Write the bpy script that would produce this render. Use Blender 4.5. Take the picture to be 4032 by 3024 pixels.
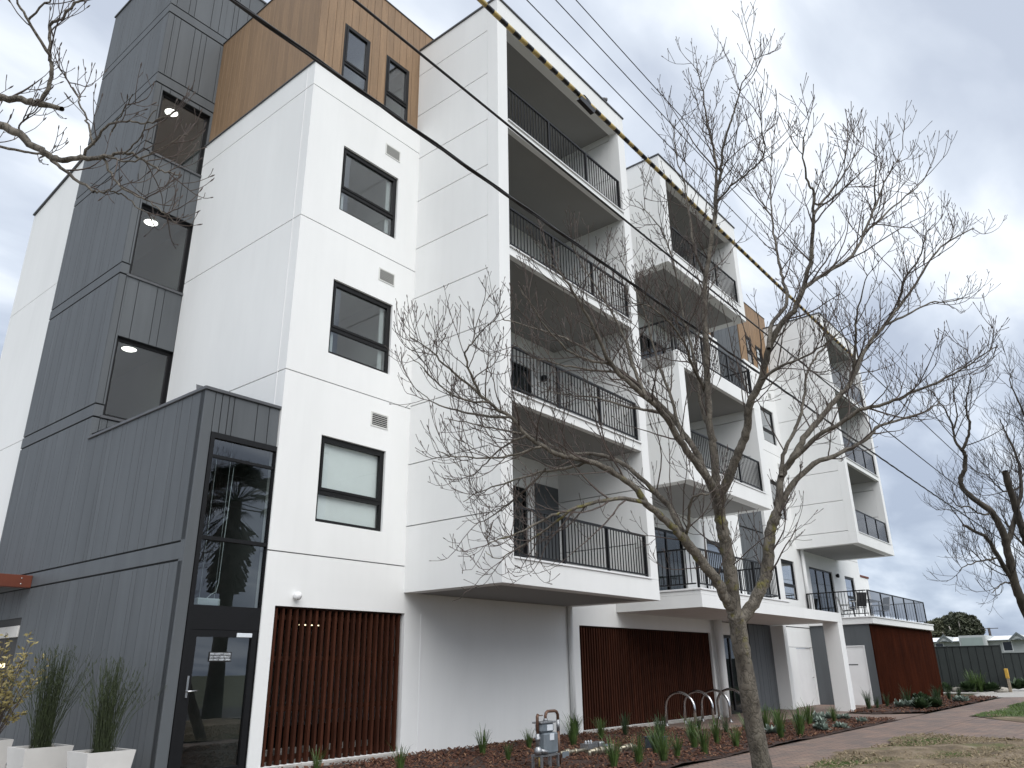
import bpy, math, random
import numpy as np
from mathutils import Vector, Matrix

random.seed(11)
rng = np.random.default_rng(7)
for o in list(bpy.data.objects):
    bpy.data.objects.remove(o, do_unlink=True)
scene = bpy.context.scene
COL = scene.collection
Z0 = 1.38          # eye height above the ground; facade heights below are written relative to the eye

# ------------------------------------------------------------------ camera
cam = bpy.data.cameras.new('camera')
cam.sensor_width = 36.0
cam.lens = 26.77
cam.clip_end = 3000
cam.clip_start = 0.05
camo = bpy.data.objects.new('camera', cam)
COL.objects.link(camo)
right = Vector((0.63494601, -0.77243726, -0.01357329))
down = Vector((0.26326828, 0.2328583, -0.93619807))
fwd = Vector((0.72631493, 0.59086181, 0.35121069))
camo.matrix_world = Matrix(((right.x, -down.x, -fwd.x, 0), (right.y, -down.y, -fwd.y, 0),
                            (right.z, -down.z, -fwd.z, Z0), (0, 0, 0, 1)))
scene.camera = camo
scene.render.resolution_x, scene.render.resolution_y = 1024, 768

# ------------------------------------------------------------------ world: overcast sky
world = bpy.data.worlds.new('World')
scene.world = world
world.use_nodes = True
wn, wl = world.node_tree.nodes, world.node_tree.links
wn.clear()
SUN_EL, SUN_AZ = math.radians(47), math.radians(207)      # azimuth measured from +Y towards +X
sky = wn.new('ShaderNodeTexSky'); sky.sky_type = 'NISHITA'; sky.sun_disc = False
sky.sun_elevation = SUN_EL; sky.sun_rotation = SUN_AZ
sky.air_density = 1.0; sky.dust_density = 2.0
tc = wn.new('ShaderNodeTexCoord')
sep = wn.new('ShaderNodeSeparateXYZ'); wl.new(tc.outputs['Generated'], sep.inputs[0])
def wmath(op, a, b=None, clamp=False):
    n = wn.new('ShaderNodeMath'); n.operation = op; n.use_clamp = clamp
    for i, v in enumerate((a, b)):
        if v is None: continue
        if isinstance(v, (int, float)): n.inputs[i].default_value = v
        else: wl.new(v, n.inputs[i])
    return n.outputs[0]
zz = wmath('ADD', wmath('MAXIMUM', sep.outputs[2], 0.0), 0.22)
comb = wn.new('ShaderNodeCombineXYZ')
wl.new(wmath('DIVIDE', sep.outputs[0], zz), comb.inputs[0])
wl.new(wmath('DIVIDE', sep.outputs[1], zz), comb.inputs[1])
wmap = wn.new('ShaderNodeMapping'); wmap.inputs['Rotation'].default_value = (0, 0, math.radians(28))
wmap.inputs['Scale'].default_value = (1.0, 1.9, 1.0); wmap.inputs['Location'].default_value = (0.35, 1.3, 0)
wl.new(comb.outputs[0], wmap.inputs[0])
n1 = wn.new('ShaderNodeTexNoise'); n1.inputs['Scale'].default_value = 2.1; n1.inputs['Detail'].default_value = 6
n1.inputs['Roughness'].default_value = 0.48; n1.inputs['Distortion'].default_value = 0.25
wl.new(wmap.outputs[0], n1.inputs['Vector'])
n2 = wn.new('ShaderNodeTexNoise'); n2.inputs['Scale'].default_value = 0.55; n2.inputs['Detail'].default_value = 3
wl.new(wmap.outputs[0], n2.inputs['Vector'])
cl = wmath('ADD', wmath('MULTIPLY', n1.outputs[0], 0.68), wmath('MULTIPLY', n2.outputs[0], 0.32))
ramp = wn.new('ShaderNodeValToRGB')
e = ramp.color_ramp.elements
e[0].position = 0.40; e[0].color = (2.9, 3.22, 3.8, 1)
e[1].position = 0.62; e[1].color = (6.0, 6.2, 6.4, 1)
m_ = ramp.color_ramp.elements.new(0.50); m_.color = (3.9, 4.24, 4.75, 1)
wl.new(cl, ramp.inputs[0])
# a heavier, bluer cloud deck low over the horizon
hor = wmath('SUBTRACT', 1.0, wmath('MULTIPLY', wmath('MAXIMUM', sep.outputs[2], 0.0), 1.45), True)
hor = wmath('POWER', hor, 2.2)
mixh = wn.new('ShaderNodeMixRGB'); mixh.blend_type = 'MULTIPLY'
wl.new(wmath('MULTIPLY', hor, 0.8), mixh.inputs[0]); wl.new(ramp.outputs[0], mixh.inputs[1])
mixh.inputs[2].default_value = (0.47, 0.545, 0.66, 1)
mixs = wn.new('ShaderNodeMixRGB'); mixs.inputs[0].default_value = 0.94
wl.new(sky.outputs[0], mixs.inputs[1]); wl.new(mixh.outputs[0], mixs.inputs[2])
bg = wn.new('ShaderNodeBackground'); bg.inputs['Strength'].default_value = 0.110
wl.new(mixs.outputs[0], bg.inputs['Color'])
wo = wn.new('ShaderNodeOutputWorld'); wl.new(bg.outputs[0], wo.inputs[0])

sun = bpy.data.lights.new('sun', 'SUN'); sun.energy = 1.5; sun.angle = math.radians(60); sun.color = (1.0, 0.982, 0.958)
suno = bpy.data.objects.new('sun', sun); COL.objects.link(suno)
sd = Vector((math.sin(SUN_AZ) * math.cos(SUN_EL), math.cos(SUN_AZ) * math.cos(SUN_EL), math.sin(SUN_EL)))
suno.rotation_euler = sd.to_track_quat('Z', 'Y').to_euler()
suno.location = (-10, -20, 30)
scene.view_settings.view_transform = 'Standard'
scene.view_settings.look = 'None'
scene.view_settings.gamma = 1.0
scene.view_settings.exposure = 0.93
scene.view_settings.use_curve_mapping = False

# ------------------------------------------------------------------ materials
MATS = {}
def nmat(name):
    m = bpy.data.materials.new(name); m.use_nodes = True
    MATS[name] = m
    return m, m.node_tree.nodes, m.node_tree.links, m.node_tree.nodes['Principled BSDF']

def surf(name, col, rough=0.6, var=0.12, scale=3.0, bump=0.0, bscale=60.0, metal=0.0, stretch=(1, 1, 1),
         col2=None, spec=0.5, detail=4, fine=0.0, rand=0.0, streak=0.0):
    """Procedural surface: base colour broken up by world-space noise plus fine relief."""
    m, n, l, p = nmat(name)
    g = n.new('ShaderNodeNewGeometry')
    mp = n.new('ShaderNodeMapping'); mp.inputs['Scale'].default_value = stretch
    l.new(g.outputs['Position'], mp.inputs[0])
    t = n.new('ShaderNodeTexNoise'); t.inputs['Scale'].default_value = scale; t.inputs['Detail'].default_value = detail
    t.inputs['Roughness'].default_value = 0.6
    l.new(mp.outputs[0], t.inputs['Vector'])
    r = n.new('ShaderNodeValToRGB')
    c2 = col2 if col2 else tuple(c * (1 - 2 * var) for c in col)
    r.color_ramp.elements[0].position = 0.32; r.color_ramp.elements[0].color = (*c2, 1)
    r.color_ramp.elements[1].position = 0.68; r.color_ramp.elements[1].color = (*col, 1)
    l.new(t.outputs[0], r.inputs[0])
    out = r.outputs[0]
    if fine > 0:
        t3 = n.new('ShaderNodeTexNoise'); t3.inputs['Scale'].default_value = bscale; t3.inputs['Detail'].default_value = 3
        l.new(mp.outputs[0], t3.inputs['Vector'])
        mr = n.new('ShaderNodeMapRange'); mr.inputs['From Min'].default_value = 0.3; mr.inputs['From Max'].default_value = 0.7
        mr.inputs['To Min'].default_value = 1 - fine; mr.inputs['To Max'].default_value = 1 + fine
        l.new(t3.outputs[0], mr.inputs[0])
        mx = n.new('ShaderNodeVectorMath'); mx.operation = 'SCALE'
        l.new(out, mx.inputs[0]); l.new(mr.outputs[0], mx.inputs['Scale'])
        out = mx.outputs[0]
    if rand > 0:                      # each board or panel its own shade
        oi = n.new('ShaderNodeObjectInfo'); mr = n.new('ShaderNodeMapRange')
        mr.inputs['To Min'].default_value = 1 - rand; mr.inputs['To Max'].default_value = 1 + rand
        l.new(oi.outputs['Random'], mr.inputs[0])
        mx = n.new('ShaderNodeVectorMath'); mx.operation = 'SCALE'; l.new(out, mx.inputs[0]); l.new(mr.outputs[0], mx.inputs['Scale'])
        out = mx.outputs[0]
    if streak > 0:                    # faint upright rain marks
        ms = n.new('ShaderNodeMapping'); ms.inputs['Scale'].default_value = (7, 7, .35); l.new(g.outputs['Position'], ms.inputs[0])
        ts = n.new('ShaderNodeTexNoise'); ts.inputs['Scale'].default_value = 1.0; ts.inputs['Detail'].default_value = 6; l.new(ms.outputs[0], ts.inputs['Vector'])
        mr = n.new('ShaderNodeMapRange'); mr.inputs['From Min'].default_value = .30; mr.inputs['From Max'].default_value = .52
        mr.inputs['To Min'].default_value = 1 - streak; mr.inputs['To Max'].default_value = 1.0
        l.new(ts.outputs[0], mr.inputs[0])
        mx = n.new('ShaderNodeVectorMath'); mx.operation = 'SCALE'; l.new(out, mx.inputs[0]); l.new(mr.outputs[0], mx.inputs['Scale'])
        out = mx.outputs[0]
    l.new(out, p.inputs['Base Color'])
    p.inputs['Roughness'].default_value = rough
    p.inputs['Metallic'].default_value = metal
    p.inputs['Specular IOR Level'].default_value = spec
    if bump > 0:
        t2 = n.new('ShaderNodeTexNoise'); t2.inputs['Scale'].default_value = bscale; t2.inputs['Detail'].default_value = 5
        l.new(mp.outputs[0], t2.inputs['Vector'])
        b = n.new('ShaderNodeBump'); b.inputs['Strength'].default_value = bump; b.inputs['Distance'].default_value = 0.01
        l.new(t2.outputs[0], b.inputs['Height']); l.new(b.outputs[0], p.inputs['Normal'])
    return m

surf('white_render', (0.81, 0.815, 0.805), 0.75, 0.03, 0.9, 0.15, 140, stretch=(1, 1, 0.35), spec=0.25, rand=0.01, streak=0.014)
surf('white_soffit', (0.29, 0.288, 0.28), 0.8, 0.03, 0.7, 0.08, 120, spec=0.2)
surf('white_paint', (0.80, 0.80, 0.80), 0.45, 0.03, 2.0, spec=0.4)
surf('room_paint', (0.55, 0.55, 0.53), 0.8, 0.05, 1.0)
surf('grey_cladding', (0.102, 0.111, 0.119), 0.55, 0.08, 1.6, 0.04, 90, stretch=(1, 1, 0.2), spec=0.35, rand=0.06, streak=0.10)
surf('grey_backing', (0.012, 0.013, 0.014), 0.7, 0.1, 2)
surf('brown_cladding', (0.275, 0.172, 0.092), 0.6, 0.11, 5.0, 0.06, 80, stretch=(3, 3, 0.25), fine=0.12, rand=0.07)
surf('brown_groove', (0.08, 0.048, 0.028), 0.7, 0.1, 2)
surf('dark_frame', (0.007, 0.007, 0.008), 0.45, 0.1, 4, spec=0.3)
surf('black_metal', (0.007, 0.007, 0.008), 0.45, 0.1, 4, spec=0.3)
surf('dark_cap', (0.085, 0.088, 0.095), 0.45, 0.1, 3)
surf('slat_timber', (0.064, 0.0205, 0.0105), 0.8, 0.25, 6, 0.08, 60, stretch=(4, 4, 0.3), fine=0.2, spec=0.15, rand=0.22)
surf('rail_timber', (0.04, 0.015, 0.009), 0.75, 0.2, 6, spec=0.15)
surf('rust_panel', (0.043, 0.0105, 0.0040), 0.95, 0.2, 2.0, 0.1, 70, stretch=(1, 1, 0.4), fine=0.18, spec=0.03, rand=0.12, streak=0.25)
surf('red_beam', (0.15, 0.034, 0.014), 0.6, 0.12, 3)
surf('concrete', (0.42, 0.40, 0.37), 0.85, 0.14, 6, 0.25, 70, fine=0.1)
surf('lobby_paint', (0.17, 0.175, 0.17), 0.8, 0.08, 1.0)
surf('painted_room_shade', (0.05, 0.05, 0.05), 0.8, 0.1, 1)  # dark colour standing in for the shade of unlit interiors, used on flat sheets
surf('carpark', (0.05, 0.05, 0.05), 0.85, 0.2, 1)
surf('curtain', (0.45, 0.47, 0.46), 0.9, 0.1, 4, stretch=(18, 18, 0.1))
surf('blind', (0.66, 0.70, 0.69), 0.85, 0.03, 2)
surf('vent_white', (0.70, 0.70, 0.67), 0.5, 0.05, 5)
surf('steel', (0.62, 0.62, 0.63), 0.22, 0.05, 6, metal=1.0)
surf('galvanised', (0.50, 0.51, 0.52), 0.4, 0.25, 40, metal=0.85)
surf('brass_pipe', (0.52, 0.47, 0.36), 0.4, 0.3, 30, metal=0.7)
surf('copper_pipe', (0.19, 0.105, 0.07), 0.45, 0.25, 20, metal=0.4)
surf('meter_grey', (0.18, 0.21, 0.235), 0.5, 0.1, 10)
surf('label_white', (0.72, 0.76, 0.80), 0.5, 0.05, 10)
surf('pit_plastic', (0.045, 0.055, 0.068), 0.5, 0.1, 6)
surf('pot_white', (0.60, 0.585, 0.56), 0.7, 0.05, 3, 0.08, 80)
surf('pot_soil', (0.03, 0.022, 0.016), 0.95, 0.3, 30)
surf('cable_black', (0.020, 0.018, 0.019), 0.4, 0.1, 3)
surf('cover_yellow', (0.56, 0.42, 0.15), 0.4, 0.15, 5)
surf('cover_black', (0.012, 0.010, 0.009), 0.35, 0.1, 5)
surf('pigeon_grey', (0.16, 0.155, 0.16), 0.8, 0.2, 60)
surf('fence_green', (0.036, 0.042, 0.040), 0.5, 0.08, 2)
surf('bollard_yellow', (0.60, 0.36, 0.06), 0.5, 0.2, 8)
surf('post_timber', (0.32, 0.26, 0.19), 0.8, 0.2, 12)
surf('house_wall', (0.45, 0.47, 0.46), 0.8, 0.06, 1)
surf('house_dark', (0.14, 0.16, 0.165), 0.7, 0.1, 1)
surf('house_roof', (0.82, 0.83, 0.83), 0.5, 0.03, 1)
surf('garage_green', (0.27, 0.32, 0.30), 0.6, 0.05, 1)
surf('stone', (0.42, 0.39, 0.34), 0.9, 0.2, 9, 0.3, 30)
surf('asphalt', (0.055, 0.055, 0.057), 0.9, 0.15, 30, 0.2, 120)
surf('sling_dark', (0.03, 0.03, 0.032), 0.7, 0.1, 20)
surf('chair_white', (0.70, 0.70, 0.68), 0.4, 0.04, 5)
surf('table_dark', (0.06, 0.06, 0.062), 0.3, 0.1, 5)
surf('leaf_green', (0.085, 0.145, 0.035), 0.5, 0.3, 9, spec=0.4)
surf('leaf_deep', (0.040, 0.075, 0.026), 0.55, 0.3, 9, spec=0.4)
surf('leaf_rush', (0.045, 0.062, 0.022), 0.6, 0.3, 12)
surf('leaf_gold', (0.33, 0.27, 0.10), 0.55, 0.25, 14)
surf('leaf_silver', (0.26, 0.32, 0.27), 0.6, 0.2, 12)
surf('leaf_gum', (0.075, 0.085, 0.048), 0.6, 0.3, 1.5)
surf('leaf_gum_light', (0.13, 0.135, 0.075), 0.6, 0.3, 1.5)
surf('bark_pale', (0.45, 0.41, 0.36), 0.8, 0.2, 4)
surf('palm_leaf', (0.03, 0.045, 0.022), 0.6, 0.3, 4)
surf('palm_skirt', (0.05, 0.04, 0.03), 0.9, 0.3, 4)
surf('twig_bark', (0.112, 0.086, 0.074), 0.8, 0.28, 5.0, 0.2, 60)
surf('twig_far', (0.075, 0.063, 0.057), 0.85, 0.25, 3.0)
surf('bark_far', (0.092, 0.078, 0.062), 0.9, 0.3, 2.5, 0.4, 14)
surf('grass_blade', (0.11, 0.185, 0.035), 0.6, 0.3, 3)
surf('straw', (0.34, 0.27, 0.17), 0.85, 0.3, 20)
surf('exit_box', (0.72, 0.78, 0.80), 0.4, 0.03, 5)

# trunk bark: grey-brown plates with lichen
m, n, l, p = nmat('bark')
g = n.new('ShaderNodeNewGeometry')
mp = n.new('ShaderNodeMapping'); mp.inputs['Scale'].default_value = (1, 1, 0.55); l.new(g.outputs['Position'], mp.inputs[0])
t1 = n.new('ShaderNodeTexNoise'); t1.inputs['Scale'].default_value = 9; t1.inputs['Detail'].default_value = 7; l.new(mp.outputs[0], t1.inputs['Vector'])
dn = n.new('ShaderNodeTexNoise'); dn.inputs['Scale'].default_value = 6; dn.inputs['Detail'].default_value = 5; l.new(mp.outputs[0], dn.inputs['Vector'])
md = n.new('ShaderNodeMixRGB'); md.inputs[0].default_value = 0.55; l.new(mp.outputs[0], md.inputs[1]); l.new(dn.outputs['Color'], md.inputs[2])
vo = n.new('ShaderNodeTexVoronoi'); vo.inputs['Scale'].default_value = 11; vo.feature = 'DISTANCE_TO_EDGE'; l.new(md.outputs[0], vo.inputs['Vector'])
r1 = n.new('ShaderNodeValToRGB')
r1.color_ramp.elements[0].position = 0.3; r1.color_ramp.elements[0].color = (0.075, 0.064, 0.052, 1)
r1.color_ramp.elements[1].position = 0.72; r1.color_ramp.elements[1].color = (0.205, 0.183, 0.150, 1)
l.new(t1.outputs[0], r1.inputs[0])
t2 = n.new('ShaderNodeTexNoise'); t2.inputs['Scale'].default_value = 6.5; t2.inputs['Detail'].default_value = 8; l.new(g.outputs['Position'], t2.inputs['Vector'])
r2 = n.new('ShaderNodeValToRGB'); r2.color_ramp.elements[0].position = 0.55; r2.color_ramp.elements[1].position = 0.66
l.new(t2.outputs[0], r2.inputs[0])
sz = n.new('ShaderNodeSeparateXYZ'); l.new(g.outputs['Position'], sz.inputs[0])
band = n.new('ShaderNodeMapRange'); band.inputs['From Min'].default_value = 1.25; band.inputs['From Max'].default_value = 1.7; l.new(sz.outputs[2], band.inputs[0])
band2 = n.new('ShaderNodeMapRange'); band2.inputs['From Min'].default_value = 3.6; band2.inputs['From Max'].default_value = 3.2; l.new(sz.outputs[2], band2.inputs[0])
mm = n.new('ShaderNodeMath'); mm.operation = 'MULTIPLY'; l.new(band.outputs[0], mm.inputs[0]); l.new(band2.outputs[0], mm.inputs[1])
mm2 = n.new('ShaderNodeMath'); mm2.operation = 'MULTIPLY'; l.new(mm.outputs[0], mm2.inputs[0]); l.new(r2.outputs[0], mm2.inputs[1])
mx = n.new('ShaderNodeMixRGB'); l.new(mm2.outputs[0], mx.inputs[0]); l.new(r1.outputs[0], mx.inputs[1]); mx.inputs[2].default_value = (0.155, 0.140, 0.042, 1)
pe = n.new('ShaderNodeMapRange'); pe.inputs['From Max'].default_value = 0.09; pe.inputs['To Min'].default_value = 0.55; pe.inputs['To Max'].default_value = 1.05; l.new(vo.outputs['Distance'], pe.inputs[0])
pm = n.new('ShaderNodeVectorMath'); pm.operation = 'SCALE'; l.new(mx.outputs[0], pm.inputs[0]); l.new(pe.outputs[0], pm.inputs['Scale'])
l.new(pm.outputs[0], p.inputs['Base Color']); p.inputs['Roughness'].default_value = 0.9
bm_ = n.new('ShaderNodeBump'); bm_.inputs['Strength'].default_value = 1.0; bm_.inputs['Distance'].default_value = 0.02
mh = n.new('ShaderNodeMath'); mh.operation = 'ADD'
mv = n.new('ShaderNodeMath'); mv.operation = 'MINIMUM'; mv.inputs[1].default_value = 0.16; l.new(vo.outputs['Distance'], mv.inputs[0])
mv2 = n.new('ShaderNodeMath'); mv2.operation = 'MULTIPLY'; mv2.inputs[1].default_value = 1.6; l.new(mv.outputs[0], mv2.inputs[0])
l.new(mv2.outputs[0], mh.inputs[0]); l.new(t1.outputs[0], mh.inputs[1])
l.new(mh.outputs[0], bm_.inputs['Height']); l.new(bm_.outputs[0], p.inputs['Normal'])

def glass(name, tint, ior=1.5, gain=1.0, rough=0.0):
    m = bpy.data.materials.new(name); m.use_nodes = True; MATS[name] = m
    n, l = m.node_tree.nodes, m.node_tree.links; n.clear()
    tr = n.new('ShaderNodeBsdfTransparent'); tr.inputs[0].default_value = (*[math.sqrt(c) for c in tint], 1)
    gl = n.new('ShaderNodeBsdfGlossy'); gl.inputs['Roughness'].default_value = rough; gl.inputs[0].default_value = (0.95, 0.97, 1, 1)
    fr = n.new('ShaderNodeFresnel'); fr.inputs['IOR'].default_value = ior
    mu = n.new('ShaderNodeMath'); mu.operation = 'MULTIPLY'; mu.inputs[1].default_value = gain; mu.use_clamp = True
    l.new(fr.outputs[0], mu.inputs[0])
    ge = n.new('ShaderNodeNewGeometry'); fb_ = n.new('ShaderNodeMath'); fb_.operation = 'SUBTRACT'; fb_.inputs[0].default_value = 1.0
    l.new(ge.outputs['Backfacing'], fb_.inputs[1])          # the inner face of a pane adds no second mirror
    m3 = n.new('ShaderNodeMath'); m3.operation = 'MULTIPLY'; l.new(mu.outputs[0], m3.inputs[0]); l.new(fb_.outputs[0], m3.inputs[1])
    mx = n.new('ShaderNodeMixShader'); l.new(m3.outputs[0], mx.inputs[0]); l.new(tr.outputs[0], mx.inputs[1]); l.new(gl.outputs[0], mx.inputs[2])
    o = n.new('ShaderNodeOutputMaterial'); l.new(mx.outputs[0], o.inputs[0])
glass('window_glass', (0.60, 0.65, 0.64), 1.5, 3.0)
glass('smoked_glass', (0.36, 0.36, 0.37), 1.5, 0.55)
glass('clear_glass', (0.89, 0.92, 0.915), 1.5, 1.6)
glass('dark_glass', (0.30, 0.34, 0.34), 1.5, 1.0)

def emit(name, col, s):
    m = bpy.data.materials.new(name); m.use_nodes = True; MATS[name] = m
    n, l = m.node_tree.nodes, m.node_tree.links; n.clear()
    e = n.new('ShaderNodeEmission'); e.inputs[0].default_value = (*col, 1); e.inputs[1].default_value = s
    o = n.new('ShaderNodeOutputMaterial'); l.new(e.outputs[0], o.inputs[0])
emit('lamp_lit', (1.0, 0.97, 0.88), 3.2)
emit('lamp_warm', (1.0, 0.85, 0.55), 1.8)

# brick paving
m, n, l, p = nmat('brick_paving')
g = n.new('ShaderNodeNewGeometry')
mp = n.new('ShaderNodeMapping'); mp.inputs['Rotation'].default_value = (0, 0, math.radians(45)); l.new(g.outputs['Position'], mp.inputs[0])
br = n.new('ShaderNodeTexBrick'); br.inputs['Scale'].default_value = 1.0
br.inputs['Brick Width'].default_value = 0.23; br.inputs['Row Height'].default_value = 0.115; br.inputs['Mortar Size'].default_value = 0.009
br.inputs['Color1'].default_value = (0.262, 0.178, 0.146, 1); br.inputs['Color2'].default_value = (0.172, 0.130, 0.114, 1); br.inputs['Mortar'].default_value = (0.085, 0.075, 0.068, 1)
l.new(mp.outputs[0], br.inputs['Vector'])
t = n.new('ShaderNodeTexNoise'); t.inputs['Scale'].default_value = 1.3; t.inputs['Detail'].default_value = 6; l.new(g.outputs['Position'], t.inputs['Vector'])
r = n.new('ShaderNodeValToRGB'); r.color_ramp.elements[0].position = 0.35; r.color_ramp.elements[0].color = (0.80, 0.84, 0.86, 1); r.color_ramp.elements[1].position = 0.7; r.color_ramp.elements[1].color = (1.22, 1.15, 1.05, 1)
l.new(t.outputs[0], r.inputs[0])
mx = n.new('ShaderNodeMixRGB'); mx.blend_type = 'MULTIPLY'; mx.inputs[0].default_value = 1; l.new(br.outputs[0], mx.inputs[1]); l.new(r.outputs[0], mx.inputs[2])
t5 = n.new('ShaderNodeTexNoise'); t5.inputs['Scale'].default_value = 0.5; t5.inputs['Detail'].default_value = 8; t5.inputs['Roughness'].default_value = 0.7; l.new(g.outputs['Position'], t5.inputs['Vector'])
r5 = n.new('ShaderNodeValToRGB'); r5.color_ramp.elements[0].position = 0.56; r5.color_ramp.elements[1].position = 0.66; l.new(t5.outputs[0], r5.inputs[0])
mx5 = n.new('ShaderNodeMixRGB'); l.new(mx.outputs[0], mx5.inputs[1]); mx5.inputs[2].default_value = (0.33, 0.265, 0.20, 1)
mu5 = n.new('ShaderNodeMath'); mu5.operation = 'MULTIPLY'; mu5.inputs[1].default_value = 0.35; l.new(r5.outputs[0], mu5.inputs[0]); l.new(mu5.outputs[0], mx5.inputs[0])
l.new(mx5.outputs[0], p.inputs['Base Color']); p.inputs['Roughness'].default_value = 0.8
b = n.new('ShaderNodeBump'); b.inputs['Strength'].default_value = 0.8; b.inputs['Distance'].default_value = 0.006; b.invert = True
l.new(br.outputs['Fac'], b.inputs['Height']); l.new(b.outputs[0], p.inputs['Normal'])

# soils
surf('mulch_soil', (0.060, 0.030, 0.020), 0.95, 0.3, 18, 0.8, 45, col2=(0.022, 0.012, 0.009), fine=0.3)
m, n, l, p = nmat('mulch_chip')
oi = n.new('ShaderNodeNewGeometry'); r = n.new('ShaderNodeValToRGB')
cr = r.color_ramp; cr.elements[0].position = 0.0; cr.elements[0].color = (0.030, 0.013, 0.009, 1); cr.elements[1].position = 1.0; cr.elements[1].color = (0.24, 0.135, 0.075, 1)
cm = cr.elements.new(0.45); cm.color = (0.100, 0.040, 0.022, 1); cm2 = cr.elements.new(0.85); cm2.color = (0.135, 0.062, 0.036, 1)
l.new(oi.outputs['Random Per Island'], r.inputs[0]); l.new(r.outputs[0], p.inputs['Base Color']); p.inputs['Roughness'].default_value = 0.9
m, n, l, p = nmat('verge_soil')
g = n.new('ShaderNodeNewGeometry')
t = n.new('ShaderNodeTexNoise'); t.inputs['Scale'].default_value = 1.6; t.inputs['Detail'].default_value = 9; t.inputs['Roughness'].default_value = 0.72; l.new(g.outputs['Position'], t.inputs['Vector'])
r = n.new('ShaderNodeValToRGB'); cr = r.color_ramp
cr.elements[0].position = 0.30; cr.elements[0].color = (0.075, 0.060, 0.038, 1); cr.elements[1].position = 0.78; cr.elements[1].color = (0.36, 0.33, 0.29, 1)
for pos, c in ((0.44, (0.135, 0.100, 0.062, 1)), (0.54, (0.205, 0.155, 0.100, 1)), (0.64, (0.27, 0.215, 0.15, 1))):
    q = cr.elements.new(pos); q.color = c
l.new(t.outputs[0], r.inputs[0])
t2 = n.new('ShaderNodeTexNoise'); t2.inputs['Scale'].default_value = 0.9; t2.inputs['Detail'].default_value = 6; l.new(g.outputs['Position'], t2.inputs['Vector'])
r2 = n.new('ShaderNodeValToRGB'); r2.color_ramp.elements[0].position = 0.54; r2.color_ramp.elements[1].position = 0.64; l.new(t2.outputs[0], r2.inputs[0])
mx = n.new('ShaderNodeMixRGB'); l.new(r2.outputs[0], mx.inputs[0]); l.new(r.outputs[0], mx.inputs[1]); mx.inputs[2].default_value = (0.10, 0.105, 0.035, 1)
l.new(mx.outputs[0], p.inputs['Base Color']); p.inputs['Roughness'].default_value = 0.95
t3 = n.new('ShaderNodeTexNoise'); t3.inputs['Scale'].default_value = 14; t3.inputs['Detail'].default_value = 8; l.new(g.outputs['Position'], t3.inputs['Vector'])
b = n.new('ShaderNodeBump'); b.inputs['Strength'].default_value = 1.0; b.inputs['Distance'].default_value = 0.06; l.new(t3.outputs[0], b.inputs['Height']); l.new(b.outputs[0], p.inputs['Normal'])
surf('lawn_soil', (0.075, 0.11, 0.028), 0.95, 0.3, 4, 0.6, 60, fine=0.3)
surf('far_ground', (0.12, 0.13, 0.07), 0.95, 0.3, 0.4)

# ------------------------------------------------------------------ mesh helpers
WL = {}
def put(o, parent, origin):
    COL.objects.link(o)
    WL[o.name] = Vector(origin)
    if parent is not None:
        o.parent = parent
        o.location = Vector(origin) - WL[parent.name]
    else:
        o.location = origin
    return o

def tag(o, label=None, cat=None, group=None, kind=None):
    if label: o['label'] = label
    if cat: o['category'] = cat
    if group: o['group'] = group
    if kind: o['kind'] = kind
    return o

def empty(name, loc, label, cat, group=None):
    o = bpy.data.objects.new(name, None); o.empty_display_size = 0.2
    put(o, None, loc)
    return tag(o, label, cat, group)

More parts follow.
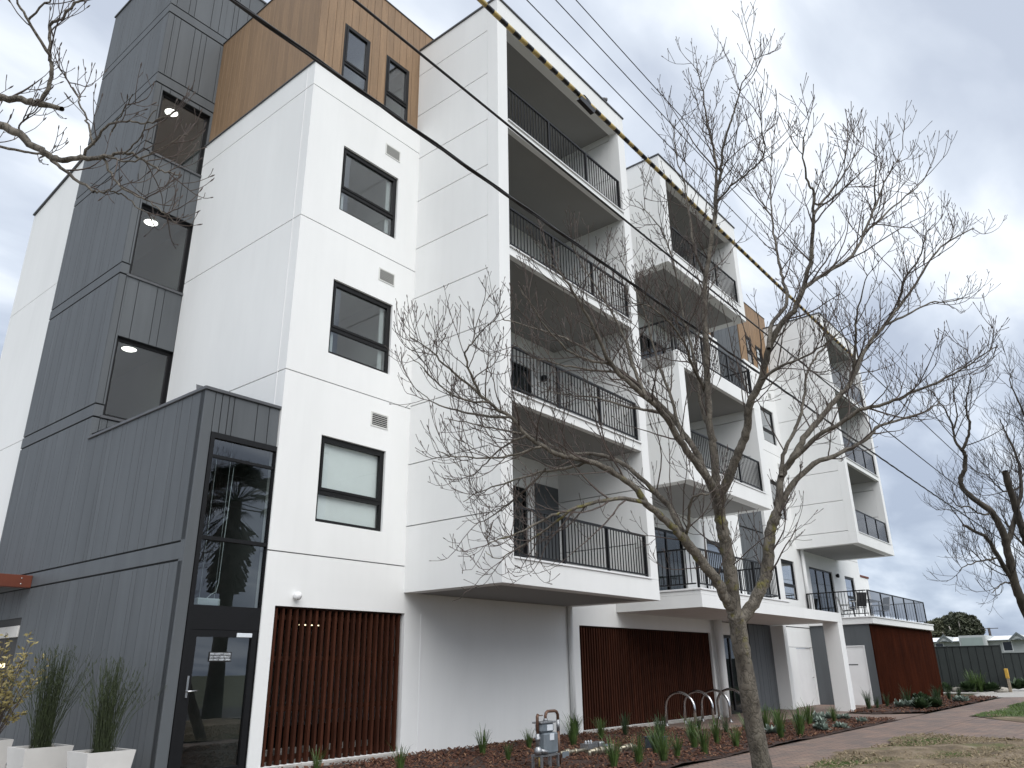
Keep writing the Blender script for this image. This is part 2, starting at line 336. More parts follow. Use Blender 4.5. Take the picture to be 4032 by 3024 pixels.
class MB:
    """collects geometry in world coordinates (z given as true height)"""
    def __init__(s): s.v = []; s.f = []; s.mi = []; s.smooth = []
    def add(s, verts, faces, mi=0, smooth=False):
        b = len(s.v); s.v.extend(verts)
        for f in faces:
            s.f.append(tuple(i + b for i in f)); s.mi.append(mi); s.smooth.append(smooth)
        return s
    def box(s, x0, x1, y0, y1, z0, z1, mi=0):
        v = [(x, y, z) for z in (z0, z1) for y in (y0, y1) for x in (x0, x1)]
        return s.add(v, [(0, 2, 3, 1), (4, 5, 7, 6), (0, 1, 5, 4), (2, 6, 7, 3), (0, 4, 6, 2), (1, 3, 7, 5)], mi)
    def obox(s, c, ux, uy, uz, mi=0):
        c, ux, uy, uz = map(Vector, (c, ux, uy, uz))
        v = [tuple(c + a * ux + b * uy + d * uz) for d in (-1, 1) for b in (-1, 1) for a in (-1, 1)]
        return s.add(v, [(0, 2, 3, 1), (4, 5, 7, 6), (0, 1, 5, 4), (2, 6, 7, 3), (0, 4, 6, 2), (1, 3, 7, 5)], mi)
    def tube(s, pts, rad, sides=8, mi=0, cap=True, smooth=True):
        pts = [Vector(q) for q in pts]; k = len(pts)
        if not hasattr(rad, '__len__'): rad = [rad] * k
        nrm = None; verts = []
        for i, q in enumerate(pts):
            t = (pts[min(i + 1, k - 1)] - pts[max(i - 1, 0)])
            if t.length < 1e-9: t = Vector((0, 0, 1))
            t.normalize()
            if nrm is None:
                a = Vector((0, 0, 1)) if abs(t.z) < 0.9 else Vector((1, 0, 0))
                nrm = t.cross(a).normalized()
            else:
                nrm = (nrm - t * nrm.dot(t))
                if nrm.length < 1e-6: nrm = t.orthogonal()
                nrm.normalize()
            bn = t.cross(nrm)
            for j in range(sides):
                a = 2 * math.pi * j / sides
                verts.append(tuple(q + (nrm * math.cos(a) + bn * math.sin(a)) * rad[i]))
        faces = []
        for i in range(k - 1):
            for j in range(sides):
                j2 = (j + 1) % sides
                faces.append((i * sides + j, i * sides + j2, (i + 1) * sides + j2, (i + 1) * sides + j))
        s.add(verts, faces, mi, smooth)
        if cap:
            b = len(s.v) - len(verts)
            s.f.append(tuple(b + j for j in reversed(range(sides)))); s.mi.append(mi); s.smooth.append(False)
            s.f.append(tuple(b + (k - 1) * sides + j for j in range(sides))); s.mi.append(mi); s.smooth.append(False)
        return s
    def lathe(s, c, prof, sides=20, mi=0, axis='Z'):
        verts = []; k = len(prof)
        for r, h in prof:
            for j in range(sides):
                a = 2 * math.pi * j / sides
                p = (r * math.cos(a), r * math.sin(a), h)
                if axis == 'Y': p = (p[0], p[2], p[1])
                verts.append((c[0] + p[0], c[1] + p[1], c[2] + p[2]))
        faces = [(i * sides + j, i * sides + (j + 1) % sides, (i + 1) * sides + (j + 1) % sides, (i + 1) * sides + j)
                 for i in range(k - 1) for j in range(sides)]
        return s.add(verts, faces, mi, True)
    def build(s, name, mats, parent=None, origin=None):
        if isinstance(mats, str): mats = [mats]
        V_ = np.array(s.v, dtype=float)
        if origin is None:
            lo, hi = V_.min(0), V_.max(0)
            origin = ((lo[0] + hi[0]) / 2, (lo[1] + hi[1]) / 2, lo[2])
        me = bpy.data.meshes.new(name)
        me.from_pydata((V_ - np.array(origin)).tolist(), [], s.f)
        for q in mats: me.materials.append(MATS[q])
        me.polygons.foreach_set('material_index', s.mi)
        me.polygons.foreach_set('use_smooth', s.smooth)
        me.update()
        o = bpy.data.objects.new(name, me)
        return put(o, parent, origin)

BOXC = {}
def cbox_mesh(name, dx, dy, dz, mat, bev):
    key = (round(dx, 4), round(dy, 4), round(dz, 4), mat, bev)
    if key in BOXC: return BOXC[key]
    hx, hy, hz = dx / 2, dy / 2, dz / 2
    c = min(bev, hx * .45, hy * .45, hz * .45)
    V_, F = [], []
    idx = {}
    for sx in (-1, 1):
        for sy in (-1, 1):
            for sz in (-1, 1):
                for ax in range(3):
                    q = [sx * (hx - c), sy * (hy - c), sz * (hz - c)]
                    q[ax] = (sx * hx, sy * hy, sz * hz)[ax]
                    idx[(sx, sy, sz, ax)] = len(V_); V_.append(tuple(q))
    def quad(a, b_, c_, d, n):
        pa, pb, pc = (Vector(V_[i]) for i in (a, b_, c_))
        if (pb - pa).cross(pc - pa).dot(Vector(n)) < 0: F.append((d, c_, b_, a))
        else: F.append((a, b_, c_, d))
    for ax in range(3):
        o1, o2 = [k for k in range(3) if k != ax]
        for sg in (-1, 1):
            def key_(a, b_):
                t = [0, 0, 0]; t[ax] = sg; t[o1] = a; t[o2] = b_
                return idx[(t[0], t[1], t[2], ax)]
            nn = [0, 0, 0]; nn[ax] = sg
            quad(key_(-1, -1), key_(1, -1), key_(1, 1), key_(-1, 1), nn)
    for ax in range(3):
        o1, o2 = [k for k in range(3) if k != ax]
        for a in (-1, 1):
            for b_ in (-1, 1):
                def k2(sgn, which):
                    t = [0, 0, 0]; t[ax] = sgn; t[o1] = a; t[o2] = b_
                    return idx[(t[0], t[1], t[2], which)]
                nn = [0, 0, 0]; nn[o1] = a; nn[o2] = b_
                quad(k2(-1, o1), k2(1, o1), k2(1, o2), k2(-1, o2), nn)
    for sx in (-1, 1):
        for sy in (-1, 1):
            for sz in (-1, 1):
                t = [idx[(sx, sy, sz, a)] for a in range(3)]
                pa, pb, pc = (Vector(V_[i]) for i in t)
                F.append(tuple(t) if (pb - pa).cross(pc - pa).dot(Vector((sx, sy, sz))) > 0 else tuple(reversed(t)))
    me = bpy.data.meshes.new(name); me.from_pydata(V_, [], F); me.materials.append(MATS[mat]); me.update()
    BOXC[key] = me
    return me

def piece(name, x0, x1, y0, y1, z0, z1, mat, parent=None, bev=0.005):
    """one chamfered block; z relative to the eye; alike blocks share their mesh"""
    me = cbox_mesh(name, x1 - x0, y1 - y0, z1 - z0, mat, bev)
    o = bpy.data.objects.new(name, me)
    return put(o, parent, ((x0 + x1) / 2, (y0 + y1) / 2, (z0 + z1) / 2 + Z0))

def wall(name, axis, plane, thick, u0, u1, z0, z1, mat, parent, openings=(), joints=(), gap=0.020):
    """precast wall in panels between horizontal joints, real openings cut through; front faces -axis"""
    zs = [z0] + sorted(j for j in joints if z0 + .02 < j < z1 - .02) + [z1]
    res = []
    for a, b in zip(zs, zs[1:]):
        a2 = a + (gap / 2 if a != z0 else 0); b2 = b - (gap / 2 if b != z1 else 0)
        us = {u0, u1}; vs = {a2, b2}
        ops = []
        for (p0, p1, q0, q1) in openings:
            if q1 <= a2 or q0 >= b2 or p1 <= u0 or p0 >= u1: continue
            p0, p1, q0, q1 = max(p0, u0), min(p1, u1), max(q0, a2), min(q1, b2)
            ops.append((p0, p1, q0, q1)); us |= {p0, p1}; vs |= {q0, q1}
        us, vs = sorted(us), sorted(vs)
        nu, nv = len(us) - 1, len(vs) - 1
        solid = [[not any(p0 - 1e-6 <= us[i] and us[i + 1] <= p1 + 1e-6 and q0 - 1e-6 <= vs[j] and vs[j + 1] <= q1 + 1e-6
                          for p0, p1, q0, q1 in ops) for j in range(nv)] for i in range(nu)]
        mb = MB()
        def P3(u, d, v): return (u, plane + d, v + Z0) if axis == 'Y' else (plane + d, u, v + Z0)
        def q4(pts): mb.add(pts if axis == 'Y' else list(reversed(pts)), [(0, 1, 2, 3)])
        for i in range(nu):
            for j in range(nv):
                if not solid[i][j]: continue
                A, B_, C_, D_ = us[i], us[i + 1], vs[j], vs[j + 1]
                q4([P3(A, 0, C_), P3(B_, 0, C_), P3(B_, 0, D_), P3(A, 0, D_)])
                q4([P3(A, thick, D_), P3(B_, thick, D_), P3(B_, thick, C_), P3(A, thick, C_)])
                if i == 0 or not solid[i - 1][j]: q4([P3(A, thick, C_), P3(A, 0, C_), P3(A, 0, D_), P3(A, thick, D_)])
                if i == nu - 1 or not solid[i + 1][j]: q4([P3(B_, 0, C_), P3(B_, thick, C_), P3(B_, thick, D_), P3(B_, 0, D_)])
                if j == 0 or not solid[i][j - 1]: q4([P3(A, thick, C_), P3(B_, thick, C_), P3(B_, 0, C_), P3(A, 0, C_)])
                if j == nv - 1 or not solid[i][j + 1]: q4([P3(A, 0, D_), P3(B_, 0, D_), P3(B_, thick, D_), P3(A, thick, D_)])
        if mb.v: res.append(mb.build(name, mat, parent))
    return res

# ------------------------------------------------------------------ the ground
GZ = -Z0
def sheet(name, pts, z, mat, kind='structure', label=None):
    mb = MB(); mb.add([(x, y, z) for x, y in pts], [tuple(range(len(pts)))])
    o = mb.build(name, mat, None, (pts[0][0], pts[0][1], z)); o['kind'] = kind
    return o
sheet('ground', [(-600, -600), (900, -600), (900, 600), (-600, 600)], -0.05, 'far_ground')
sheet('path', [(-30, 4.5), (48, 4.5), (48, 6.05), (-30, 6.05)], 0.0, 'brick_paving')
sheet('crossing_path', [(18.2, -2.0), (25.3, -2.0), (26.2, 4.5), (18.9, 4.5)], -0.004, 'brick_paving')
sheet('entry_path', [(17.45, 8.25), (22.3, 8.25), (23.1, 7.8), (23.25, 6.05), (26.4, 6.05), (25.4, 7.2), (25.6, 8.1), (31.4, 8.3), (31.4, 11.2), (15.2, 11.2), (15.2, 10.35), (17.45, 10.35)], 0.012, 'brick_paving')
sheet('forecourt', [(-30, 6.05), (5.62, 6.05), (5.62, 30), (-30, 30)], -0.012, 'concrete')
sheet('road', [(-200, -12), (400, -12), (400, -3.2), (-200, -3.2)], -0.03, 'asphalt')
tag(piece('kerb', -200, 400, -3.2, -3.05, GZ - .1, GZ + .02, 'concrete'), kind='structure')
sheet('far_drive', [(41, 4.5), (62, -6), (62, 7.4), (44.6, 7.4), (39.5, 6.9)], 0.005, 'concrete')

def bumpy(name, poly_fn, x0, x1, y0, y1, step, z, amp, mat, kind='structure', seed=1):
    """a grid sheet with relief, clipped by poly_fn(x,y)"""
    r_ = np.random.default_rng(seed)
    nx, ny = int((x1 - x0) / step) + 1, int((y1 - y0) / step) + 1
    ph = r_.uniform(0, 6.28, (14, 3)); fr = r_.uniform(.6, 7.5, 14); an = r_.uniform(0, 6.28, 14)
    mb = MB(); ids = {}
    def vid(i, j):
        if (i, j) not in ids:
            x, y = x0 + i * step, y0 + j * step
            h = sum(math.sin(fr[k] * (x * math.cos(an[k]) + y * math.sin(an[k])) + ph[k][0]) / (1 + .5 * fr[k]) for k in range(14))
            ids[(i, j)] = len(mb.v); mb.v.append((x, y, z + amp * h + r_.uniform(-.3, .3) * amp))
        return ids[(i, j)]
    for i in range(nx - 1):
        for j in range(ny - 1):
            if poly_fn(x0 + (i + .5) * step, y0 + (j + .5) * step):
                mb.f.append((vid(i, j), vid(i + 1, j), vid(i + 1, j + 1), vid(i, j + 1))); mb.mi.append(0); mb.smooth.append(True)
    o = mb.build(name, mat, None, (x0, y0, z)); o['kind'] = kind
    return o
def in_bed1(x, y):
    if x < 6.95 or y < 6.02 or x > 23.25: return False
    if x < 17.45: return y < 10.62
    return y < 8.25 and not (x > 22.2 and y > 8.25 - (x - 22.2) * .9)
def in_bed2(x, y): return x > 26.0 + max(0, 7.2 - y) * .6 and y > 6.08 and y < 8.44 and x < 39.3 + (y - 6.0) * .9 and not (x < 27.35 and y > 8.15)
def in_verge(x, y): return y < 4.5 - .10 * math.sin(x * 1.7) - .07 * math.sin(x * 4.3 + 1) and x < 18.5 - .35 * abs(y - 4.1) ** 1.2 + .12 * math.sin(y * 5)
def in_lawn(x, y): return y < 4.62 + .08 * math.sin(x) and x > 25.2 + .5 * max(4.6 - y, 0) ** .5 + .15 * math.sin(y * 4)
bumpy('mulch_bed', in_bed1, 6.9, 23.4, 6.0, 10.7, .12, 0.035, .014, 'mulch_soil', seed=3)
bumpy('mulch_bed', in_bed2, 25.5, 42, 6.0, 8.5, .15, 0.035, .014, 'mulch_soil', seed=4)
bumpy('verge', in_verge, -6, 18.7, -3.0, 4.75, .10, 0.03, .020, 'verge_soil', seed=5)
bumpy('lawn', in_lawn, 25, 60, -3.0, 4.8, .3, 0.02, .012, 'lawn_soil', seed=6)
# worn strip of bare soil round the lawn tip
sheet('bare_strip', [(23.6, 3.2), (25.0, 4.3), (27.2, 4.62), (28.4, 4.35), (26.4, 3.0), (26.0, 1.0), (24.2, 1.0)], 0.008, 'verge_soil')

# ------------------------------------------------------------------ the apartment building
BL = empty('apartment_building', (6.92, 10.6, 0), 'white grey and brown five storey apartment block with stacked balconies', 'building')
Y1, YF = 10.6, 8.25            # main wall plane, front plane of the balcony boxes
J1 = [1.81, 4.87, 7.94, 10.97]
XE = 5.58                      # grey stair and entry side face

def room(x0, x1, y0, y1, z0, z1, mat='room_paint', axis='Y'):
    mb = MB(); z0 += Z0; z1 += Z0
    v = [(x, y, z) for z in (z0, z1) for y in (y0, y1) for x in (x0, x1)]
    F = [(0, 1, 3, 2), (4, 6, 7, 5), (2, 3, 7, 6)]
    F += [(0, 2, 6, 4), (1, 5, 7, 3)] if axis == 'Y' else [(0, 4, 5, 1), (1, 5, 7, 3)]
    mb.add(v, F)
    return mb.build('room_interior', mat, BL)

def window(u0, u1, z0, z1, plane=Y1, transom=None, mullions=(), fw=.06, setback=.05, gl='window_glass',
           rm=True, depth=2.6, sash=True, parent=None, name='window', rmat='room_paint', sill=True):
    parent = parent or BL
    yb = plane + setback
    m = MB(); a, b = z0 + Z0, z1 + Z0
    m.box(u0, u1, yb, yb + .07, b - fw, b); m.box(u0, u1, yb, yb + .07, a, a + fw)
    m.box(u0, u0 + fw, yb + .001, yb + .069, a + fw, b - fw); m.box(u1 - fw, u1, yb + .001, yb + .069, a + fw, b - fw)
    cells = []
    xs = [u0 + fw] + list(mullions) + [u1 - fw]
    for q in mullions: m.box(q - fw / 2, q + fw / 2, yb + .002, yb + .068, a + fw, b - fw)
    for i in range(len(xs) - 1):
        l_ = xs[i] + (fw / 2 if i else 0); r_ = xs[i + 1] - (fw / 2 if i < len(xs) - 2 else 0)
        if transom is not None:
            t = transom + Z0
            m.box(l_, r_, yb + .003, yb + .067, t - fw * .6, t + fw * .6)
            cells += [(l_, r_, t + fw * .6, b - fw, sash), (l_, r_, a + fw, t - fw * .6, False)]
        else: cells.append((l_, r_, a + fw, b - fw, False))
    for (l_, r_, c, d, s_) in cells:
        if s_:
            w = .045
            m.box(l_, r_, yb - .012, yb + .05, d - w, d); m.box(l_, r_, yb - .012, yb + .05, c, c + w)
            m.box(l_, l_ + w, yb - .011, yb + .049, c + w, d - w); m.box(r_ - w, r_, yb - .011, yb + .049, c + w, d - w)
    f = m.build(name, 'dark_frame', parent)
    for (l_, r_, c, d, s_) in cells:
        w = .043 if s_ else 0
        piece('pane', l_ + w, r_ - w, yb + .028, yb + .036, c + w - Z0, d - w - Z0, gl, f, 0)
    if rm: room(u0 - .02, u1 + .02, plane + .255, plane + depth, z0 - .5, z1 + .18, rmat)
    return f

# --- near white block with three windows
W3 = [(7.76, 9.24, 8.47, 9.98), (7.76, 9.24, 5.43, 6.94), (7.76, 9.24, 2.37, 3.88)]
SCR1 = (7.14, 9.86, -1.28, .98); SCR2 = (15.38, 22.25, -1.30, .95)
wall('wall_panel', 'Y', Y1, .25, 6.92, 9.82, 1.34, 11.53, 'white_render', BL, W3, J1)
wall('wall_panel', 'X', 6.92, .25, Y1 + .25, 14.76, -1.38, 11.53, 'white_render', BL, [], J1)
wall('wall_panel', 'Y', Y1, .25, 6.92, 22.62, -1.42, 1.34, 'white_render', BL, [SCR1, SCR2, (14.3, 14.301, -2, -1.9)], [])
for i, (a, b, c, d) in enumerate(W3):
    window(a, b, c, d, transom=c + .52, gl='clear_glass' if i == 2 else 'window_glass')
    if i == 2:
        tag(piece('roller_blind', a + .07, b - .07, Y1 + .13, Y1 + .14, c + .06, d - .06, 'blind', BL, 0.002), 'pale roller blind drawn down behind the lowest window')
    else:
        for u in (a + .13, b - .16):
            piece('curtain', u - .05, u + .05, Y1 + .13, Y1 + .16, c + .06, d - .06, 'white_paint', BL, 0.004)
    vx = 9.045
    v = MB(); vz = d + .56 + Z0
    v.box(vx - .21, vx + .21, Y1 - .012, Y1 + .02, vz - .14, vz - .115); v.box(vx - .21, vx + .21, Y1 - .012, Y1 + .02, vz + .115, vz + .14)
    v.box(vx - .21, vx - .185, Y1 - .011, Y1 + .02, vz - .115, vz + .115); v.box(vx + .185, vx + .21, Y1 - .011, Y1 + .02, vz - .115, vz + .115)
    vent = v.build('wall_vent', 'vent_white', BL)
    piece('vent_backing', vx - .186, vx + .186, Y1 - .003, Y1 - .001, vz - .116 - Z0, vz + .116 - Z0, 'dark_frame', vent, 0)
    for k in range(6):
        z = vz - .092 + k * .037 + .004
        mb = MB(); mb.obox((vx, Y1 - .008, z), (.186, 0, 0), (0, .005, .0015), (0, -.003, .006)); mb.build('louvre', 'vent_white', vent)
piece('wall_cap', 6.89, 9.82, Y1 - .03, Y1 + .28, 11.53, 11.555, 'dark_cap', BL)
piece('wall_cap', 6.89, 7.20, Y1 + .281, 14.75, 11.53, 11.555, 'dark_cap', BL)
piece('corner_bead', 6.911, 6.92, Y1 + .235, Y1 + .252, -1.38, 11.5, 'white_paint', BL, .002)

# --- sensor lamp over the screen
m = MB(); m.lathe((7.49, Y1 - .005, 1.14 + Z0), [(.042, 0), (.042, -.03), (.062, -.045), (.066, -.085), (.045, -.12), (.001, -.128)], 18, axis='Y')
m.build('wall_lamp', 'white_paint', BL)

# --- timber screens: every slat a part
def screen(u0, u1, z0, z1, n_, w, d, yb):
    m = MB()
    for f_ in (.04, .34, .66, .93):
        z = z0 + (z1 - z0) * f_ + Z0
        m.box(u0 + .002, u1 - .002, yb + d + .004, yb + d + .05, z - .035, z + .035)
    m.box(u0, u1, yb + .02, yb + d, z1 + Z0 - .03, z1 + Z0 - .002)
    s = m.build('slat_screen', 'rail_timber', BL)
    for i in range(n_):
        x = u0 + (u1 - u0) * (i + .5) / n_
        piece('slat', x - w / 2, x + w / 2, yb, yb + d, z0 + .004, z1 - .032, 'slat_timber', s, .004)
    return s
screen(SCR1[0] + .01, SCR1[1] - .01, SCR1[2], SCR1[3], 21, .044, .085, Y1 + .05)
screen(SCR2[0] + .01, SCR2[1] - .01, SCR2[2], SCR2[3], 64, .044, .085, Y1 + .05)
piece('screen_sill', 7.1, 9.9, Y1 - .09, Y1 + .22, -1.42, -1.285, 'concrete', BL, .012)
piece('screen_sill', 15.36, 22.3, Y1 - .09, Y1 + .22, -1.42, -1.305, 'concrete', BL, .012)
# car park behind the screens
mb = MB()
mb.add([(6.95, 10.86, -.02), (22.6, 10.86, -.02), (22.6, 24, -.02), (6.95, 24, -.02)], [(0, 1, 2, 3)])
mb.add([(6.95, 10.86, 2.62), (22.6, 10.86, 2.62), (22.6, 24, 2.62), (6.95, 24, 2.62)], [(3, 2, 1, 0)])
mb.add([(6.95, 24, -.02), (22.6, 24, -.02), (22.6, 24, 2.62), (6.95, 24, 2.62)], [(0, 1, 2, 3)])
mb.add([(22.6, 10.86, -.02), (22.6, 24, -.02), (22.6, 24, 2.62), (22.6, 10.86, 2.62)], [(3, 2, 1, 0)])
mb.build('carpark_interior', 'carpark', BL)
for (lx, ly) in ((12.3, 16.7), (17.6, 22.3)):
    lb = piece('ceiling_light', lx - .32, lx + .32, ly - .06, ly + .06, 1.13, 1.235, 'vent_white', BL, .004)
    piece('tube', lx - .3, lx + .3, ly - .03, ly + .03, 1.11, 1.129, 'lamp_warm', lb, .003)
for (cx_, cy_) in ((11.2, 18.5), (14.6, 20.2)):
    piece('carpark_column', cx_ - .15, cx_ + .15, cy_ - .15, cy_ + .15, -1.39, 1.235, 'white_paint', BL, .01)
for i in range(9):
    piece('wheel_stop_block', 7.6 + i * .26, 7.74 + i * .26, 11.3, 11.42, -1.39, -1.12, 'concrete', BL, .01)

# --- wall under the first balcony box, downpipes and column
piece('joint_cover', 10.26, 10.30, Y1 - .008, Y1 - .0005, -1.36, .98, 'white_paint', BL, .002)
m = MB(); m.tube([(14.93, Y1 - .07, -.0), (14.93, Y1 - .07, 2.72)], .06, 14); m.build('downpipe', 'white_render', BL)
m = MB(); m.tube([(22.44, 10.42, -.02), (22.44, 10.42, 2.69)], .125, 22); m.build('round_column', 'white_render', BL)
m = MB(); m.tube([(30.98, Y1 - .09, 1.62 + Z0), (30.98, Y1 - .09, 4.31 + Z0)], .07, 12); m.build('downpipe', 'white_render', BL)

# --- main wall above, seen behind the balconies (white with openings), and the grey recess
LV = [1.76, 4.80, 7.84, 10.89]           # finished floors
ops = []
for k, fl in enumerate(LV[:3]):
    ops += [(10.5, 13.55 if k == 0 else 13.80, fl + .02, fl + 2.12), (18.2, 21.08, fl + .02, fl + 2.0), (22.62, 24.3, fl + .62, fl + 2.02)]
wall('wall_panel', 'Y', Y1, .25, 9.82, 25.3, 1.34, 11.53, 'white_render', BL, ops, [4.87, 7.94])
for k, fl in enumerate(LV[:3]):
    xr = 13.55 if k == 0 else 13.80
    window(10.5, xr, fl + .02, fl + 2.12, mullions=(11.5, 12.5) if k else (11.6, 12.75), gl='dark_glass', depth=3.0, name='sliding_door', rmat='room_paint')
    window(18.2, 21.08, fl + .02, fl + 2.0, mullions=(19.2, 20.1), gl='dark_glass', depth=3.0, name='sliding_door')
    window(22.62, 24.3, fl + .62, fl + 2.02, transom=fl + 1.1)
for x in (12.85, 13.05, 13.25, 13.42): piece('curtain', x - .09, x + .07, Y1 + .30, Y1 + .36, LV[0] + .03, LV[0] + 2.1, 'curtain', BL, .03)
piece('screen_panel', 13.80, 14.70, Y1 - .03, Y1 - .002, LV[0] + .01, LV[0] + 2.3, 'grey_cladding', BL)
# penthouse wall behind box A and B at the top floor
wall('wall_panel', 'Y', Y1 + .12, .2, 9.83, 16.4, 10.89, 14.0, 'white_render', BL, [(11.0, 13.6, 10.91, 13.0)], [])
window(11.0, 13.6, 10.91, 13.0, plane=Y1 + .12, mullions=(12.3,), gl='dark_glass', name='sliding_door', depth=2.6)
wall('wall_panel', 'Y', Y1 + .12, .2, 16.4, 25.1, 11.56, 14.2, 'brown_cladding', BL, [(18.2, 21.0, 11.6, 13.0)], [])
window(18.2, 21.0, 11.6, 13.0, plane=Y1 + .12, mullions=(19.6,), gl='dark_glass', name='sliding_door', depth=2.6)

def boards(name, axis, plane, u0, u1, z0, z1, widths, mat, parent, thick=.022, gap=.010, openings=(), jit=.0):
    """upright boards, each its own part, with open joints; front faces -axis"""
    u = u0; i = 0
    while u < u1 - .02:
        w = widths[i % len(widths)]; i += 1
        e_ = min(u + w, u1)
        if u1 - e_ < .06: e_ = u1
        segs = [(z0, z1)]
        edges = [u, e_]
        for (p0, p1, q0, q1) in openings:
            for q in (p0, p1):
                if u + .01 < q < e_ - .01: edges.append(q)
        edges.sort()
        for a, b in zip(edges, edges[1:]):
            sg = [(z0, z1)]
            for (p0, p1, q0, q1) in openings:
                if a >= p0 - .005 and b <= p1 + .005:
                    ns = []
                    for (s0, s1) in sg:
                        if q0 > s0 + .01: ns.append((s0, min(q0, s1)))
                        if q1 < s1 - .01: ns.append((max(q1, s0), s1))
                    sg = ns
            ga = gap / 2 if a == u else 0; gb = gap / 2 if b == e_ else 0
            for (s0, s1) in sg:
                if s1 - s0 < .03: continue
                if axis == 'Y': piece(name, a + ga, b - gb, plane, plane + thick, s0, s1, mat, parent, .003)
                else: piece(name, plane, plane + thick, a + ga, b - gb, s0, s1, mat, parent, .003)
        u = e_

# grey recess between the two halves
GP = MB(); GP.box(25.3, 27.74, Y1 + .125, Y1 + .3, 0, 14.0 + Z0)
gp = GP.build('grey_recess', 'grey_backing', BL)
for a, b in ((-1.36, 1.30), (1.36, 4.55), (4.61, 7.6), (7.66, 10.65), (10.71, 13.95)):
    boards('board', 'Y', Y1 + .10, 25.32, 27.73, a, b, [.42, .30, .42, .18, .36], 'grey_cladding', gp, gap=.014)

# --- second white block (between the recess and the far box) with brown above
W2B = [(28.80, 30.16, fl + .55, fl + 2.0) for fl in LV[:3]]
wall('wall_panel', 'Y', Y1, .25, 27.75, 30.65, 1.34, 11.53, 'white_render', BL, W2B, J1)
wall('wall_panel', 'X', 27.75, .25, Y1 + .25, 14.5, 1.34, 11.53, 'white_render', BL, [], J1)
for (a, b, c, d) in W2B:
    window(a, b, c, d, transom=c + .5)
    v = MB(); zc = d + .72 + Z0; v.box(29.86, 30.2, Y1 - .01, Y1 + .02, zc - .13, zc + .13); vv = v.build('wall_vent', 'vent_white', BL)
    for k in range(5): piece('louvre', 29.89, 30.17, Y1 - .016, Y1 - .0105, zc - .10 + k * .043 - Z0, zc - .085 + k * .043 - Z0, 'dark_cap', vv, .001)

def brown(x0, x1, yf, yb, z0, z1, wins, side=True):
    # backing behind the boards, open at the windows
    bk = wall('cladding_backing', 'Y', yf + .03, .06, x0 + .03, x1, z0, z1 - .02, 'brown_groove', BL, wins)[0]
    boards('board', 'Y', yf, x0, x1, z0, z1, [.19, .205, .20, .21], 'brown_cladding', bk, gap=.008, openings=wins)
    if side:
        bs = wall('cladding_backing', 'X', x0 + .03, .06, yf + .1, yb, z0, z1 - .02, 'brown_groove', BL)[0]
        boards('board', 'X', x0, yf + .024, yb, z0, z1, [.2, .21, .2], 'brown_cladding', bs, gap=.003)
    piece('roof_cap', x0 - .02, x1 + .02, yf - .02, yf + .14, z1 + .001, z1 + .03, 'dark_cap', BL)
    if side: piece('roof_cap', x0 - .02, x0 + .14, yf + .141, yb, z1 + .001, z1 + .03, 'dark_cap', BL)
    for (a, b, c, d) in wins: window(a, b, c, d, plane=yf, setback=-.005, transom=c + .5, fw=.05, depth=1.6)
    piece('flat_roof', x0 + .1, x1, yf + .15, yb + .4, z1 - .25, z1 - .1, 'concrete', BL)
brown(6.98, 12.0, 10.69, 14.76, 11.56, 14.65, [(7.62, 8.32, 11.60, 13.14), (8.80, 9.50, 11.60, 13.14)])
brown(27.82, 31.0, 10.69, 14.76, 11.56, 14.45, [(28.43, 29.0, 11.60, 12.85), (29.42, 30.05, 11.60, 12.70)])

